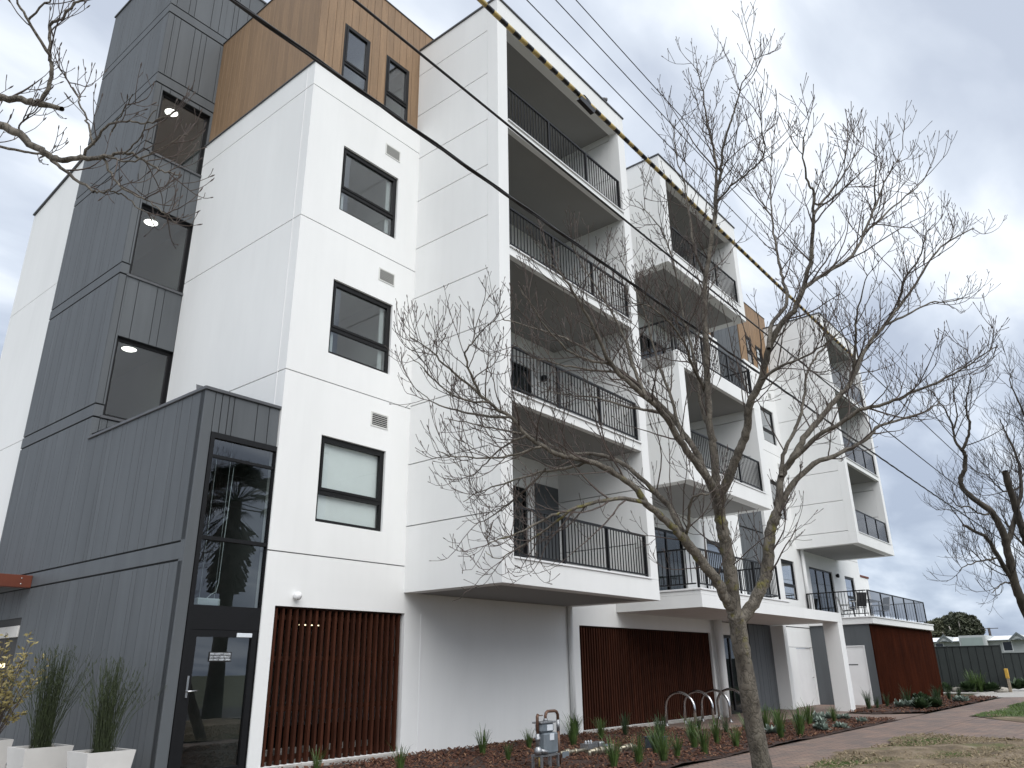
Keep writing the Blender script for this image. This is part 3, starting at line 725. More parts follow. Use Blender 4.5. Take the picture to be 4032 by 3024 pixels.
# --- white boxes of balconies
def balcony_box(x0, x1, fl, bottom, top, wt=.31, joints=(), open_top=False, glassrail=False, lw=True, roof_band=.62, rposts=None):
    """side fins, floor slabs with ledges, roof band; fl = list of finished floors"""
    body_top = top
    wall('side_wall', 'X', x0, wt, YF + .30, Y1 + (.11 if top > 12 else -.002), bottom, body_top, 'white_render', BL, [], joints)
    piece('front_pier', x0, x0 + wt, YF, YF + .299, bottom + (.42 if fl else 0), body_top, 'white_render', BL, .006)
    wall('side_wall', 'X', x1 - wt, wt, YF + .30, Y1 + (.11 if top > 12 else -.002), bottom, body_top, 'white_render', BL, [], joints)
    piece('front_pier', x1 - wt, x1, YF, YF + .299, bottom + (.42 if fl else 0), body_top, 'white_render', BL, .006)
    f0 = fl[0]
    # bottom tray: soffit slab and upstand
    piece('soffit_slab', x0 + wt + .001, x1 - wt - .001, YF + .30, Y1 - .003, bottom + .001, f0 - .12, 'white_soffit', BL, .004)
    piece('fascia', x0, x1, YF, YF + .299, bottom, f0 - .002 - .0, 'white_render', BL, .006) if False else None
    piece('fascia', x0, x1, YF, YF + .299, bottom, bottom + .419, 'white_render', BL, .006)
    piece('ledge', x0 + wt + .002, x1 - wt - .002, YF - .025, YF + .12, bottom + .42, bottom + .455, 'white_paint', BL, .006)
    for f_ in fl[1:]:
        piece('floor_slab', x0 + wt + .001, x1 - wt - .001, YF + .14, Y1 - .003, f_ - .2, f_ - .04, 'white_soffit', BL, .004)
        piece('slab_edge', x0 + wt + .001, x1 - wt - .001, YF + .012, YF + .139, f_ - .22, f_ - .045, 'white_render', BL, .005)
        piece('ledge', x0 + wt + .002, x1 - wt - .002, YF - .022, YF + .11, f_ - .044, f_ - .012, 'white_paint', BL, .005)
    for f_ in fl:
        railing((x0 + wt + .03, YF + .07), (x1 - wt - .03, YF + .07), f_, glassrail)
    if not open_top:
        piece('roof_band', x0 + wt + .001, x1 - wt - .001, YF + .002, YF + .25, top - roof_band, top, 'white_render', BL, .006)
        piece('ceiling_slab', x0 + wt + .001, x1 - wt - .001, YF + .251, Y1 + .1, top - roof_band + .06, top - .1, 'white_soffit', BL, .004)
        piece('roof_cap', x0 - .03, x1 + .03, YF - .03, YF + .25, top + .001, top + .045, 'dark_cap', BL)
        piece('roof_cap', x0 - .03, x0 + .25, YF + .251, Y1 + .08, top + .001, top + .045, 'dark_cap', BL)
        piece('roof_cap', x1 - .25, x1 + .03, YF + .251, Y1 + .08, top + .001, top + .045, 'dark_cap', BL)

def railing(p0, p1, zf, glassrail=False, nposts=3, endpost=True, h=.93, space=.105, startpost=True):
    """black balustrade: rails as one mesh, each post and baluster a sub-part"""
    (ax, ay), (bx, by) = p0, p1
    along = 'X' if abs(bx - ax) > abs(by - ay) else 'Y'
    L = abs(bx - ax) + abs(by - ay)
    zt = zf + h + Z0
    m = MB()
    t = .022
    x0, x1, y0, y1 = min(ax, bx), max(ax, bx), min(ay, by), max(ay, by)
    if along == 'X':
        m.box(x0, x1, ay - t, ay + t, zt - .04, zt); 
        if not glassrail: m.box(x0, x1, ay - .015, ay + .015, zf + .075 + Z0, zf + .105 + Z0)
    else:
        m.box(ax - t, ax + t, y0, y1, zt - .04, zt)
        if not glassrail: m.box(ax - .015, ax + .015, y0, y1, zf + .075 + Z0, zf + .105 + Z0)
    r_ = m.build('railing', 'black_metal', BL)
    ps = [i / nposts for i in range(nposts + 1)]
    if not startpost: ps = ps[1:]
    if not endpost: ps = ps[:-1]
    def at(s): return ax + (bx - ax) * s, ay + (by - ay) * s
    for s in ps:
        x, y = at(s)
        x = min(max(x, x0 + .026), x1 - .026) if along == 'X' else x
        y = min(max(y, y0 + .026), y1 - .026) if along == 'Y' else y
        piece('post', x - .025, x + .025, y - .024, y + .024, zf - .01, zf + h - .041, 'black_metal', r_, .003)
    if glassrail:
        for i in range(nposts):
            (xa, ya), (xb, yb) = at(i / nposts + .03 / L), at((i + 1) / nposts - .03 / L)
            if along == 'X': piece('glass_panel', min(xa, xb), max(xa, xb), ay - .005, ay + .005, zf + .06, zf + h - .045, 'smoked_glass', r_, 0)
            else: piece('glass_panel', ax - .005, ax + .005, min(ya, yb), max(ya, yb), zf + .06, zf + h - .045, 'smoked_glass', r_, 0)
    else:
        n_ = int(L / space)
        for i in range(1, n_):
            s = i / n_
            if any(abs(s - q) * L < .05 for q in ps): continue
            x, y = at(s)
            piece('baluster', x - .008, x + .008, y - .008, y + .008, zf + .106, zf + h - .041, 'black_metal', r_, 0)
    return r_

JT = [1.34 + 1.19 * k + .0 for k in range(1, 11)]
balcony_box(9.82, 15.06, LV, 1.34, 13.98, joints=[2.54, 3.73, 4.92, 6.12, 7.30, 8.49, 9.69, 10.83, 12.05, 13.23])
balcony_box(17.02, 22.22, [10.89], 10.45, 13.95, joints=[12.05, 13.2])
balcony_box(17.02, 22.22, [4.80], 4.33, 7.40, joints=[5.95, 7.13], open_top=True)
# open terrace on top of the lower box B
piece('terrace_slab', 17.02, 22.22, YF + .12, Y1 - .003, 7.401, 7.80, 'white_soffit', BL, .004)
piece('fascia', 17.02, 22.22, YF, YF + .119, 7.401, 7.82, 'white_render', BL, .006)
railing((17.1, YF + .08), (22.1, YF + .08), 7.84)
railing((22.14, YF + .13), (22.14, Y1 - .04), 7.84, nposts=2)
railing((17.08, YF + .13), (17.08, Y1 - .04), 7.84, nposts=2)
balcony_box(30.65, 35.72, [4.72, 7.70, 10.78], 4.30, 13.85, joints=[4.79, 5.96, 7.13, 8.3, 9.5, 10.7, 11.9, 13.0], glassrail=True)

# --- long first-floor terrace slab on its pier
m = MB(); m.box(17.05, 27.2, YF, Y1 - .004, 1.31 + Z0, 1.60 + Z0)
m.build('terrace_slab', 'white_render', BL)
piece('terrace_upstand', 17.05, 22.62, YF + .001, YF + .2, 1.601, 1.70, 'white_render', BL, .006)
piece('terrace_upstand', 17.05, 17.25, YF + .201, Y1 - .004, 1.601, 1.70, 'white_render', BL, .006)
piece('ledge', 17.02, 22.65, YF - .025, YF + .21, 1.701, 1.745, 'white_paint', BL, .006)
piece('ledge', 17.02, 17.27, YF + .211, Y1 - .004, 1.701, 1.745, 'white_paint', BL, .006)
piece('terrace_pier', 26.76, 27.2, YF + .001, YF + .5, -1.40, 1.309, 'white_render', BL, .008)
railing((17.14, YF + .1), (22.24, YF + .1), 1.77)
railing((22.24, YF + .15), (22.24, Y1 - .04), 1.77, nposts=2, startpost=False)
railing((17.14, YF + .15), (17.14, Y1 - .04), 1.77, nposts=2, startpost=False)

# --- ground floor beyond the long screen: entry, fin wall, service doors
EY = 10.82
wall('wall_panel', 'Y', EY, .2, 22.62, 26.2, .94, 1.309, 'white_render', BL)
piece('wall_panel', 22.62, 22.64, Y1 + .001, EY + .2, -1.4, 1.309, 'grey_cladding', BL)
piece('entry_panel', 22.645, 23.05, EY, EY + .2, -1.4, .939, 'grey_cladding', BL)
window(23.05, 25.2, -1.36, .93, plane=EY, mullions=(24.1,), gl='dark_glass', name='entry_door', fw=.09, depth=3.0)
eb = MB(); eb.box(25.2, 27.2, EY + .03, EY + .2, 0, 1.305 + Z0); ebk = eb.build('entry_cladding', 'grey_backing', BL)
boards('board', 'Y', EY, 25.21, 27.19, -1.37, 1.30, [.34, .22, .42, .18], 'grey_cladding', ebk, gap=.012)
piece('fin_wall', 27.2, 27.5, 10.25, EY + .2, -1.4, 1.309, 'white_render', BL, .008)
wall('wall_panel', 'Y', 10.62, .2, 27.501, 30.9, -1.4, .62, 'white_render', BL, [(29.2, 30.72, -1.4, .6)])
wall('wall_panel', 'Y', 10.62, .2, 27.501, 30.9, .634, 1.309, 'white_render', BL)
dr = piece('service_door', 29.22, 30.70, 10.64, 10.69, -1.37, .58, 'white_paint', BL, .004)
m = MB(); m.tube([(30.55, 10.64, -.42 + Z0), (30.55, 10.585, -.42 + Z0), (30.43, 10.58, -.42 + Z0)], .011, 8); m.build('handle', 'steel', dr)
vv = piece('wall_vent', 28.05, 28.35, 10.60, 10.619, .2, .82, 'vent_white', BL, .004)
for k in range(9): piece('louvre', 28.08, 28.32, 10.592, 10.599, .24 + k * .062, .27 + k * .062, 'dark_cap', vv, .001)
# --- service block with rust coloured cladding and upper terrace
wall('wall_panel', 'X', 30.9, .2, 8.45, 10.62, -1.4, 1.40, 'grey_cladding', BL, [(8.72, 9.72, -1.4, .66)])
dr = piece('service_door', 30.915, 30.965, 8.76, 9.68, -1.37, .62, 'white_paint', BL, .004)
fm = MB(); fm.box(30.885, 30.96, 8.721, 8.76, -.02, .66 + Z0); fm.box(30.885, 30.96, 9.68, 9.719, -.02, .66 + Z0); fm.box(30.885, 30.96, 8.76, 9.68, .622 + Z0, .659 + Z0)
fm.build('door_frame', 'white_paint', BL)
piece('door_sign', 30.911, 30.9149, 9.05, 9.38, -.02, .02, 'dark_cap', dr, 0)
rb = MB(); rb.box(31.1, 40.5, 8.48, 8.7, -.02, 1.39 + Z0); rbk = rb.build('rust_wall', 'rail_timber', BL)
rr = random.Random(5)
x = 30.93; i = 0
while x < 40.5:
    w = .17 if i == 0 else .30
    piece('rust_board', x, min(x + w - .006, 40.55), 8.42 - (.012 if i == 0 else 0), 8.475, -1.36, 1.385, 'rust_panel', rbk, .004)
    x += w; i += 1
piece('side_wall', 40.3, 40.5, 8.71, 14.0, -1.4, 1.40, 'rust_panel', BL)
piece('terrace_slab', 30.82, 40.3, YF, Y1 - .004, 1.401, 1.62, 'white_render', BL, .008)
piece('ledge', 30.78, 40.34, YF - .035, Y1 - .004, 1.621, 1.665, 'white_paint', BL, .008)
railing((30.9, YF + .06), (39.5, YF + .06), 1.68, True, nposts=5)
railing((30.9, YF + .11), (30.9, Y1 - .04), 1.68, nposts=1, startpost=False)
railing((39.5, YF + .11), (39.5, Y1 - .04), 1.68, nposts=2, startpost=False)
wall('wall_panel', 'Y', Y1, .25, 30.65, 38.7, 1.34, 11.4, 'white_render', BL, [(31.8, 34.65, 1.70, 3.74), (36.3, 37.65, 2.3, 3.72), (32.0, 34.6, 4.74, 6.8), (32.0, 34.6, 7.72, 9.8)], [4.5])
window(31.8, 34.65, 1.70, 3.74, mullions=(32.75, 33.7), gl='dark_glass', name='sliding_door', depth=3)
window(36.3, 37.65, 2.3, 3.72, transom=2.8)
window(32.0, 34.6, 4.74, 6.8, mullions=(33.3,), gl='dark_glass', name='sliding_door', depth=2)
window(32.0, 34.6, 7.72, 9.8, mullions=(33.3,), gl='dark_glass', name='sliding_door', depth=2)
wall('wall_panel', 'Y', Y1 + .12, .2, 31.0, 36.5, 11.4, 13.9, 'white_render', BL)
m = MB(); m.lathe((35.13, Y1 - .002, 3.62 + Z0), [(.06, 0), (.06, -.03), (.09, -.05), (.08, -.12), (.001, -.13)], 14, axis='Y'); m.build('wall_lamp', 'dark_frame', BL)
m = MB(); m.lathe((14.2, Y1 - .002, 6.76 + Z0), [(.06, 0), (.06, -.03), (.09, -.05), (.08, -.12), (.001, -.13)], 14, axis='Y'); m.build('wall_lamp', 'dark_frame', BL)
piece('low_wall', 38.701, 40.0, Y1 + .02, Y1 + 3.0, 1.63, 3.86, 'white_render', BL)
piece('wall_cap', 38.68, 40.06, Y1 - .02, Y1 + 3.02, 3.861, 3.95, 'red_beam', BL)
piece('end_wall', 38.45, 38.7, Y1 + .251, 20, 1.34, 11.4, 'white_render', BL)
piece('flat_roof', 6.98, 38.4, 14.9, 20, 11.2, 11.38, 'concrete', BL)  # unseen roof slabs, end and back walls, added to keep daylight out of rooms
piece('flat_roof', 12.05, 27.7, 10.95, 14.89, 11.2, 11.38, 'concrete', BL)
piece('back_wall', 9.2, 38.4, 19.8, 20.0, -1.4, 11.19, 'white_render', BL)

# --- grey stair tower and entry
TY, TB = 14.76, 18.26
SB = [(-1.38, 1.53), (1.83, 4.58), (4.87, 7.65), (7.93, 10.70), (10.94, 12.53), (12.83, 14.59), (14.88, 16.75)]
STRIP = [(1.560, 1.800), (4.610, 4.840), (7.680, 7.900), (10.730, 10.910), (12.560, 12.800), (14.620, 14.850)]
TW = [(5.76, 6.93, 10.73, 12.42), (5.76, 6.93, 7.70, 9.43), (5.76, 6.93, 4.65, 6.33)]
WD = [.36, .17, .13, .38, .30, .14, .42, .21, .33, .12, .26, .40, .16]
bkL = MB()
bkL.box(XE + .024, XE + .2, TY + .05, TB, 0, 16.7 + Z0)
bkL.box(XE + .024, XE + .2, 10.665, TY + .049, 0, 4.12 + Z0)
side = bkL.build('grey_side_wall', 'grey_backing', BL)
def rot(k): return WD[k:] + WD[:k]
for k, (a, b) in enumerate(SB):
    y0 = 10.66 if k < 2 else TY + .03
    y1 = 16.24 if False else TB
    opn = [(16.24, 18.2, -1.38, 1.02)] if k == 0 else []
    if k == 1:
        boards('board', 'X', XE, y0, TY, a, 4.13, rot(3), 'grey_cladding', side, gap=.012)
        boards('board', 'X', XE, TY, TB, a, b, rot(1), 'grey_cladding', side, gap=.012)
    else: boards('board', 'X', XE, y0, y1, a, b, rot(k * 2 % 13), 'grey_cladding', side, gap=.012, openings=opn)
for k, (a, b) in enumerate(STRIP):
    piece('band_board', XE - .002, XE + .022, (10.68 if k == 0 else TY + .02), TB, a, b, 'grey_cladding', side, .004)
fr_ = wall('grey_front_wall', 'Y', TY + .024, .2, XE + .05, 9.2, -1.38, 16.7, 'grey_backing', BL, TW)[0]
for k, (a, b) in enumerate(SB):
    if k == 0: continue
    boards('board', 'Y', TY, XE, 6.92 if b < 11.6 else 9.2, a, b, [.14] + rot((k * 5) % 13), 'grey_cladding', fr_, gap=.012, openings=TW)
for k, (a, b) in enumerate(STRIP):
    if k in (0,): continue
    x0_ = XE - .002
    for (p0, p1) in [(x0_, 6.92 if b < 11.6 else 9.2)]:
        hit = [w for w in TW if w[2] < b and w[3] > a]
        piece('band_board', p0, 5.75 if hit else p1, TY - .004, TY + .02, a, b, 'grey_cladding', fr_, .004)
for (a, b, c, d) in TW:
    window(a, b, c, d, plane=TY, setback=.09, fw=.07, rm=False)
    piece('window_sill', a - .05, b, TY - .03, TY + .09, c - .055, c - .001, 'dark_cap', BL)
# stairwell
for z0_, z1_ in ((4.2, 6.42), (7.2, 9.52), (10.3, 12.52)): room(XE + .21, 6.93, TY + .226, TB - .1, z0_, z1_, 'lobby_paint')
for (lx, ly, lz) in ((6.28, 15.38, 12.50), (6.28, 15.43, 9.50), (6.26, 15.35, 6.40)):
    m = MB(); m.lathe((lx, ly, lz + Z0), [(.15, .02), (.15, -.035), (.145, -.05)], 24); b_ = m.build('ceiling_light', 'white_paint', BL)
    m = MB(); m.lathe((lx, ly, lz - .05 + Z0), [(.143, 0), (.11, -.018), (.001, -.024)], 24); m.build('diffuser', 'lamp_lit', b_)
piece('roof_cap', XE - .03, XE + .22, TY - .03, TB + .02, 16.751, 16.80, 'dark_cap', BL)
piece('roof_cap', XE + .221, 9.25, TY - .03, TY + .2, 16.751, 16.80, 'dark_cap', BL)
piece('stair_roof', XE + .2, 9.2, TY + .2, TB, 16.5, 16.74, 'concrete', BL)
piece('back_wall', 9.0, 9.2, TY + .23, TB, 11.6, 16.49, 'grey_cladding', BL)
piece('back_wall', XE + .21, 9.2, TB - .09, TB, -1.4, 16.49, 'grey_cladding', BL)
# entry box front: door, tall glazing, boards above
EF = 10.64
piece('corner_board', XE, 5.745, EF, EF + .15, -1.38, 4.13, 'grey_cladding', BL, .004)
hb = MB(); hb.box(5.75, 6.915, EF + .03, EF + .15, 3.5 + Z0, 4.12 + Z0); hbk = hb.build('entry_header', 'grey_backing', BL)
boards('board', 'Y', EF + .004, 5.75, 6.92, 3.49, 4.13, [.12, .12, .09, .42, .22, .24], 'grey_cladding', hbk, gap=.014)
piece('entry_cap', XE - .03, 6.95, EF - .03, EF + .2, 4.131, 4.185, 'dark_cap', BL, .006)
piece('entry_cap', XE - .03, XE + .2, EF + .201, TY - .01, 4.131, 4.185, 'dark_cap', BL, .006)
m = MB(); m.add([(5.62, EF + .22, 4.14 + Z0), (6.915, EF + .22, 4.14 + Z0), (6.915, TY, 4.26 + Z0), (5.62, TY, 4.26 + Z0)], [(0, 1, 2, 3)])
m.add([(5.66, EF + .45, 4.2 + Z0), (6.9, EF + .45, 4.2 + Z0), (6.9, EF + .5, 4.36 + Z0), (5.66, EF + .5, 4.36 + Z0)], [(0, 1, 2, 3)])
m.build('entry_roof', 'dark_cap', BL)
f = MB()
def fb(x0, x1, z0, z1, d=.0): f.box(x0, x1, EF - .015 + d, EF + .085 - d, z0 + Z0, z1 + Z0)
fb(5.75, 6.985, 3.40, 3.485); fb(5.75, 5.815, -1.38, 3.40, .001); fb(6.905, 6.985, -1.38, 3.40, .001)
fb(5.815, 6.905, 3.10, 3.145, .02); fb(5.815, 6.905, 1.86, 1.915, .004); fb(5.815, 6.905, .60, .93, .003)
glz = f.build('entry_glazing', 'dark_frame', BL)
piece('pane', 5.815, 6.905, EF + .03, EF + .04, 1.915, 3.40, 'window_glass', glz, 0)
piece('pane', 5.815, 6.905, EF + .03, EF + .04, .93, 1.86, 'window_glass', glz, 0)
f = MB(); fb(5.82, 6.90, .50, .598, .01); fb(5.82, 6.90, -1.36, -1.22, .01); fb(5.82, 5.93, -1.22, .50, .012); fb(6.81, 6.90, -1.22, .50, .012)
door = f.build('entry_door', 'dark_frame', BL)
piece('pane', 5.93, 6.81, EF + .03, EF + .04, -1.22, .50, 'window_glass', door, 0)
h = MB(); h.box(5.855, 5.885, EF - .028, EF - .006, -.30 + Z0, -.02 + Z0); h.tube([(5.87, EF - .03, -.22 + Z0), (5.87, EF - .07, -.22 + Z0), (6.0, EF - .07, -.215 + Z0)], .012, 8)
h.build('door_handle', 'steel', door)
piece('door_closer', 6.55, 6.80, EF - .03, EF - .006, .50, .56, 'label_white', door, .006)
sg = piece('door_sign', 6.165, 6.52, EF + .022, EF + .029, .165, .295, 'cover_black', door, 0)
def text(body, loc, size, mat, parent, rot_=(math.pi / 2, 0, 0), name='lettering', width=None, bold=.0):
    c = bpy.data.curves.new(name, 'FONT'); c.body = body; c.size = size; c.align_x = 'LEFT'; c.align_y = 'CENTER'
    c.extrude = .0004; c.offset = bold; c.resolution_u = 3
    o = bpy.data.objects.new(name, c); COL.objects.link(o)
    bpy.context.view_layer.update()
    dg = bpy.context.evaluated_depsgraph_get()
    me = bpy.data.meshes.new_from_object(o.evaluated_get(dg))
    w = o.dimensions.x
    bpy.data.objects.remove(o, do_unlink=True)
    if width:
        for v_ in me.vertices: v_.co.x *= width / max(w, 1e-6)
    me.transform(Matrix.Rotation(rot_[2], 4, 'Z') @ Matrix.Rotation(rot_[0], 4, 'X'))
    me.materials.clear(); me.materials.append(MATS[mat])
    o = bpy.data.objects.new(name, me)
    return put(o, parent, loc)
for k, s in enumerate(('FIRE SAFETY DOOR', 'DO NOT OBSTRUCT', 'DO NOT KEEP OPEN')):
    text(s, (6.18, EF + .020, .27 - .039 * k + Z0), .036, 'label_white', sg, width=.325, bold=.0008)
text('DO NOT OBSTRUCT', (30.909, 9.36, .0 + Z0), .03, 'label_white', dr, rot_=(math.pi / 2, 0, -math.pi / 2), width=.29) if False else None
# lobby behind the entry glazing
room(XE + .21, 6.91, EF + .16, TY - .1, -1.38, 4.1, 'lobby_paint')
# --- rear white wing and canopy on the far left
m = MB()
yy0, yy1 = TB + .02, 21.37
for j0, j1 in ((-1.38, 1.8), (1.815, 4.86), (4.875, 8.74), (8.755, 12.3)):
    t0, t1 = (j1, j1) if j1 < 12 else (12.3, 11.8)
    m.add([(XE + .06, yy0, j0 + Z0), (XE + .06, yy1, j0 + Z0), (XE + .06, yy1, t1 + Z0), (XE + .06, yy0, t0 + Z0),
           (XE + .3, yy0, j0 + Z0), (XE + .3, yy1, j0 + Z0), (XE + .3, yy1, t1 + Z0), (XE + .3, yy0, t0 + Z0)],
          [(3, 2, 1, 0), (4, 5, 6, 7), (0, 1, 5, 4), (2, 3, 7, 6), (1, 2, 6, 5), (0, 4, 7, 3)])
m.build('rear_wall', 'white_render', BL)
m = MB(); m.obox((XE + .17, (yy0 + yy1) / 2, 12.09 + Z0), (.16, 0, 0), (0, (yy1 - yy0) / 2, -.25), (0, 0, .02)); m.build('wall_cap', 'dark_cap', BL)
piece('back_wall', XE + .31, 9.0, 21.1, 21.37, -1.4, 11.7, 'white_render', BL)
piece('canopy_beam', 4.4, XE - .003, 16.1, 16.25, 1.54, 1.76, 'red_beam', BL, .006)
piece('canopy_roof', 4.4, XE - .003, 16.251, 19.5, 1.66, 1.74, 'red_beam', BL, .006)
for z in (1.6, 1.7): 
    m = MB(); m.lathe((5.4, 16.1, z + Z0), [(.012, 0), (.012, -.006), (.001, -.008)], 8, axis='Y'); m.build('bolt', 'steel', BL)
m = MB(); m.add([(XE + .021, 16.24, 0), (XE + .021, 18.2, 0), (XE + .021, 18.2, 1.02 + Z0), (XE + .021, 16.24, 1.02 + Z0)], [(3, 2, 1, 0)]); m.build('opening_shade_sheet', 'painted_room_shade', BL)  # flat sheet over the wall backing; the opening's shade is put into its colour
piece('opening_header', XE - .02, XE + .02, 16.26, 18.2, .68, .88, 'pot_white', BL)
m = MB(); m.lathe((XE - .05, 16.6, .2 + Z0), [(.001, .05), (.05, .03), (.05, -.03), (.001, -.05)], 12); m.build('wall_lamp', 'lamp_warm', BL)

# ------------------------------------------------------------------ things at the entry
ex = empty('exit_light', (6.22, EF + .35, .955 + Z0), 'white exit light box hanging on cords behind the tall entry glass', 'light')
piece('case', 6.04, 6.41, EF + .30, EF + .40, .955, 1.06, 'exit_box', ex, .012)
piece('face_strip', 6.08, 6.37, EF + .296, EF + .2999, .985, 1.03, 'label_white', ex, 0)
for x in (6.09, 6.33):
    m = MB(); m.tube([(x, EF + .35, 1.06 + Z0), (x, EF + .35, 4.05 + Z0)], .004, 5); m.build('cord', 'exit_box', ex)
m = MB(); m.tube([(6.2, EF + .33, 1.06 + Z0), (6.26, EF + .33, 1.12 + Z0), (6.34, EF + .34, 1.16 + Z0), (6.37, EF + .35, 1.3 + Z0), (6.38, EF + .35, 2.0 + Z0), (6.40, EF + .35, 3.1 + Z0)], .006, 6); m.build('cable', 'exit_box', ex)

def planter(cx, cy, top, w, h, label):
    t = empty('planter', (cx, cy, top + Z0 - h), label, 'planter', None)
    zt = top + Z0; zb = zt - h; a, b, c = w / 2, w / 2 * .80, w / 2 - .035
    rings = [(b, zb), (a, zt), (c, zt), (c, zt - .05)]
    m = MB(); v = []
    for r_, z in rings: v += [(cx - r_, cy - r_, z), (cx + r_, cy - r_, z), (cx + r_, cy + r_, z), (cx - r_, cy + r_, z)]
    F = [(3, 2, 1, 0)]
    for i in range(3):
        for j in range(4): F.append((i * 4 + j, i * 4 + (j + 1) % 4, (i + 1) * 4 + (j + 1) % 4, (i + 1) * 4 + j))
    m.add(v, F); m.build('pot', 'pot_white', t)
    m = MB(); m.add([(cx - c, cy - c, zt - .045), (cx + c, cy - c, zt - .045), (cx + c, cy + c, zt - .045), (cx - c, cy + c, zt - .045)], [(0, 1, 2, 3)])
    m.build('soil', 'pot_soil', t)
    m = MB(); rr = random.Random(int(cy * 100))
    for i in range(26):
        px, py = cx + rr.uniform(-c, c) * .92, cy + rr.uniform(-c, c) * .92
        m.obox((px, py, zt - .035), (.018 * rr.uniform(.5, 1.2), 0, .006), (0, .014 * rr.uniform(.6, 1.2), 0), (0, 0, .01))
    p_ = m.build('pebbles', 'stone', t); p_['kind'] = 'stuff'
    return t
planter(5.0, 10.95, -.90, .60, .50, 'white square tapered planter nearest the glass entry door')
planter(4.82, 12.40, -.90, .62, .50, 'white square tapered planter second from the glass entry door')
planter(4.72, 14.05, -.88, .50, .52, 'white square tapered planter under the golden leaved shrub')

def rush(cx, cy, zb, n_, h, spread, seed, label, mat='leaf_rush'):
    rr = random.Random(seed)
    t = empty('rush_plant', (cx, cy, zb), label, 'plant', 'rushes in the white planters')
    m = MB()
    for i in range(n_):
        a = rr.uniform(0, 6.283); r_ = abs(rr.gauss(0, 1)) * spread
        b = (cx + rr.uniform(-.11, .11), cy + rr.uniform(-.11, .11), zb)
        L = h * rr.uniform(.6, 1.05)
        tip = (b[0] + math.cos(a) * r_, b[1] + math.sin(a) * r_, zb + L)
        mid = ((b[0] * .55 + tip[0] * .45), (b[1] * .55 + tip[1] * .45), zb + L * .56)
        m.tube([b, mid, tip], [.0035, .003, .0012], 3, cap=False)
        if rr.random() < .8:
            for q in range(3):
                s_ = rr.uniform(.72, 1.0); o_ = Vector(b).lerp(Vector(tip), s_)
                m.obox(o_, (.012 * rr.uniform(-1, 1), .012 * rr.uniform(-1, 1), .022), (.0025, 0, 0), (0, .0025, 0))
    m.build('stems', mat, t)
    return t
rush(5.0, 10.95, -.94 + Z0, 210, 1.12, .23, 1, 'dark green rush in the planter nearest the glass entry door')
rush(4.82, 12.40, -.94 + Z0, 230, 1.32, .27, 2, 'dark green rush in the second planter from the glass entry door')

# golden shrub in the third planter
t = empty('golden_shrub', (4.72, 14.05, -.9 + Z0), 'golden leaved shrub at the far left in front of the dark opening', 'shrub')
rr = random.Random(8); m = MB(); lf = MB()
for i in range(46):
    a = rr.uniform(0, 6.283); r_ = rr.uniform(.05, .62); hz = rr.uniform(.35, 1.75) * (1 - .18 * r_)
    b = Vector((4.72 + .05 * math.cos(a), 14.05 + .05 * math.sin(a), -.93 + Z0)); tip = Vector((4.72 + r_ * math.cos(a), 14.05 + r_ * math.sin(a), -.93 + hz + Z0))
    mid = b.lerp(tip, .5) + Vector((0, 0, .10))
    m.tube([b, mid, tip], [.009, .006, .003], 4, cap=False)
    for q in range(26):
        s_ = rr.uniform(.45, 1.03); o_ = (mid.lerp(tip, (s_ - .5) * 2) if s_ > .5 else b.lerp(mid, s_ * 2)) + Vector((rr.gauss(0, .03), rr.gauss(0, .03), rr.gauss(0, .03)))
        d = Vector((rr.gauss(0, 1), rr.gauss(0, 1), rr.uniform(-.1, 1.2))).normalized(); w = d.cross(Vector((rr.gauss(0, 1), rr.gauss(0, 1), .3))).normalized()
        L = rr.uniform(.06, .12); W = L * .17
        lf.add([tuple(o_), tuple(o_ + d * L * .5 + w * W), tuple(o_ + d * L), tuple(o_ + d * L * .5 - w * W)], [(0, 1, 2, 3)])
m.build('stems', 'twig_bark', t); lf.build('leaves', 'leaf_gold', t)

# ------------------------------------------------------------------ gas meter and pipework
def pipe(m, pts, r_, mi=0, sides=10): m.tube(pts, r_, sides, mi)
GMX, GMY = 10.62, 7.95
gm = empty('gas_meter', (GMX, GMY, 0), 'grey gas meter on a galvanised stand with brown looped pipe in the mulch', 'gas meter')
def zc(z): return z + Z0
st = MB()
for sx in (-.03, .17, .36):
    for sy in (0, .16):
        st.box(10.28 + sx, 10.31 + sx, GMY - .08 + sy, GMY - .05 + sy, -.06, zc(-1.235))
st.box(10.25, 10.68, GMY - .09, GMY + .12, zc(-1.235), zc(-1.21)); st.build('stand', 'galvanised', gm)
piece('body', 10.34, 10.68, GMY - .07, GMY + .10, -1.205, -.93, 'meter_grey', gm, .02)
piece('head', 10.30, 10.62, GMY - .05, GMY + .09, -.929, -.79, 'meter_grey', gm, .03)
piece('flange', 10.27, 10.64, GMY - .065, GMY + .105, -.80, -.775, 'galvanised', gm, .006)
piece('index_plate', 10.46, 10.56, GMY - .082, GMY - .071, -1.03, -.94, 'label_white', gm, .002)
piece('index_window', 10.43, 10.57, GMY - .056, GMY - .0505, -.90, -.82, 'label_white', gm, .002)
m = MB(); pipe(m, [(10.49, GMY + .02, zc(-.775)), (10.49, GMY + .02, zc(-.70)), (10.51, GMY + .02, zc(-.665)), (10.55, GMY + .02, zc(-.645)), (10.72, GMY + .02, zc(-.645)), (10.77, GMY + .02, zc(-.66)), (10.80, GMY + .02, zc(-.70)), (10.80, GMY + .02, zc(-.77))], .022); m.build('loop_pipe', 'copper_pipe', gm)
m = MB(); pipe(m, [(10.80, GMY + .02, zc(-.771)), (10.80, GMY + .02, zc(-.93))], .025); pipe(m, [(10.49, GMY + .02, zc(-.776)), (10.49, GMY + .02, zc(-.74))], .034); m.build('sleeve', 'galvanised', gm)
